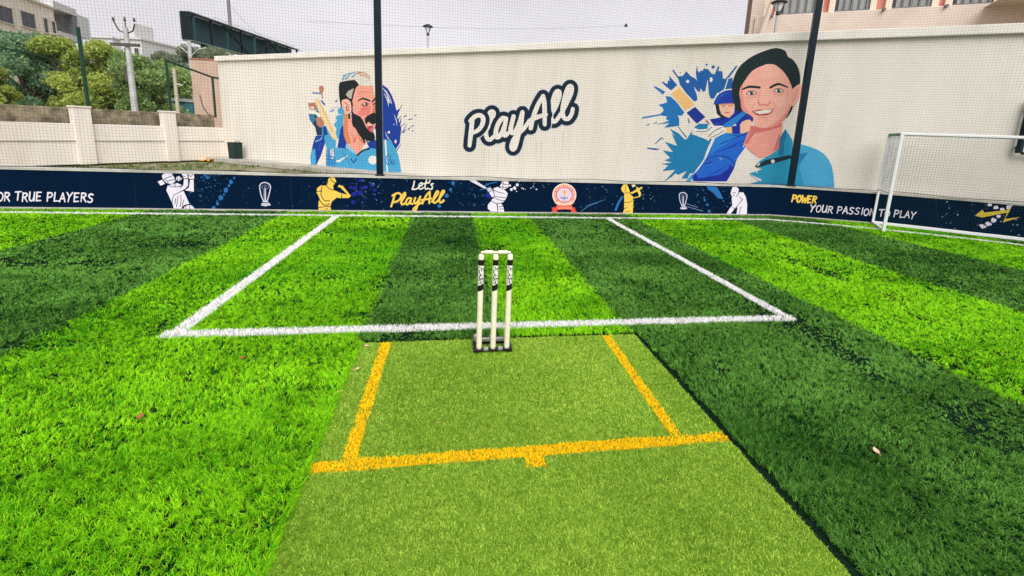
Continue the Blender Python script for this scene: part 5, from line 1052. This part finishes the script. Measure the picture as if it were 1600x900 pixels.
mb = MB(); mb.box(rb_surf.pt(sB_+0.12, TOP/2, 0.05), (0.28, 0.2, TOP), cw, A_); mb.build('corner_trim', rb)
for x0, x1 in ((1219, 1276), (1303, 1358), (1391, 1453), (1484, 1548)):
    a = rb_surf.hit((x0, 15))[0]; b_ = rb_surf.hit((x1, 12))[0]; z0 = zs_+0.06; z1 = z0+1.75; mid = (a+b_)/2
    mb = MB()
    for q in (a-0.09, b_+0.09): mb.box(rb_surf.pt(q, (z0+z1)/2, 0.06), (0.18, 0.12, z1-z0+0.2), cw, A_)
    mb.box(rb_surf.pt(mid, z1+0.06, 0.061), (b_-a, 0.12, 0.16), cw, A_); wi = mb.build('window', rb)
    mb = MB(); mb.box(rb_surf.pt(mid, (z0+z1)/2, 0.012), (b_-a-0.01, 0.02, z1-z0), pane_m, A_); mb.build('pane', wi)
    mb = MB()
    for i in range(5): mb.box(rb_surf.pt(a+0.08+(b_-a-0.16)*i/4, (z0+z1)/2, 0.06), (0.07 if i % 2 == 0 else 0.05, 0.06, z1-z0), dgrey if i else shut, A_)
    for zz in (z0+1.0, z0+0.04): mb.box(rb_surf.pt(mid, zz, 0.105), (b_-a-0.02, 0.03, 0.05), dgrey, A_)
    mb.build('window_bars', wi)
for x0 in (1205, 1373, 1466): a = rb_surf.hit((x0, 25))[0]; mb = MB(); mb.tube([rb_surf.pt(a, zs_-0.02, 0.4), rb_surf.pt(a, zs_-0.02, 0.62)], 0.05, dgrey, 8); mb.build('drain_spout', rb)
# stone buttress at its left corner
mb = MB()
for k_, (o0, wdt) in enumerate(((0.15, 0.42), (-0.6, 0.5))): mb.box(rb_surf.pt(sL+0.35+k_*0.55, TOP/2, o0), (wdt, 0.5, TOP), beige, A_)
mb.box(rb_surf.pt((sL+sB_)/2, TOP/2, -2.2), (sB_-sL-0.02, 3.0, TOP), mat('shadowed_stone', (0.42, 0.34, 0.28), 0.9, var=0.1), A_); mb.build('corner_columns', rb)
mb = MB(); mb.tube([rb_surf.pt(sL+0.25, zs_-2.2, 0.75), rb_surf.pt(sL+0.95, zs_+1.2, 0.75)], 0.10, beige, 6); mb.build('stay', rb)
# entrance canopy at the right end
aC = rb_surf.hit((1572, 10))[0]; mb = MB(); vs = []
for o_ in (0.5, 2.4):
    for q, z in ((aC-0.7, zs_-0.10), (aC+4, zs_-0.10), (aC+4, zs_+2.2), (aC+1.2, zs_+1.5), (aC, zs_+0.4)): vs.append(rb_surf.pt(q, z, o_))
mb.add(vs, [(0, 1, 2, 3, 4), (9, 8, 7, 6, 5)]+[(i, i+5, (i+1) % 5+5, (i+1) % 5) for i in range(5)], beige); mb.build('canopy', rb)
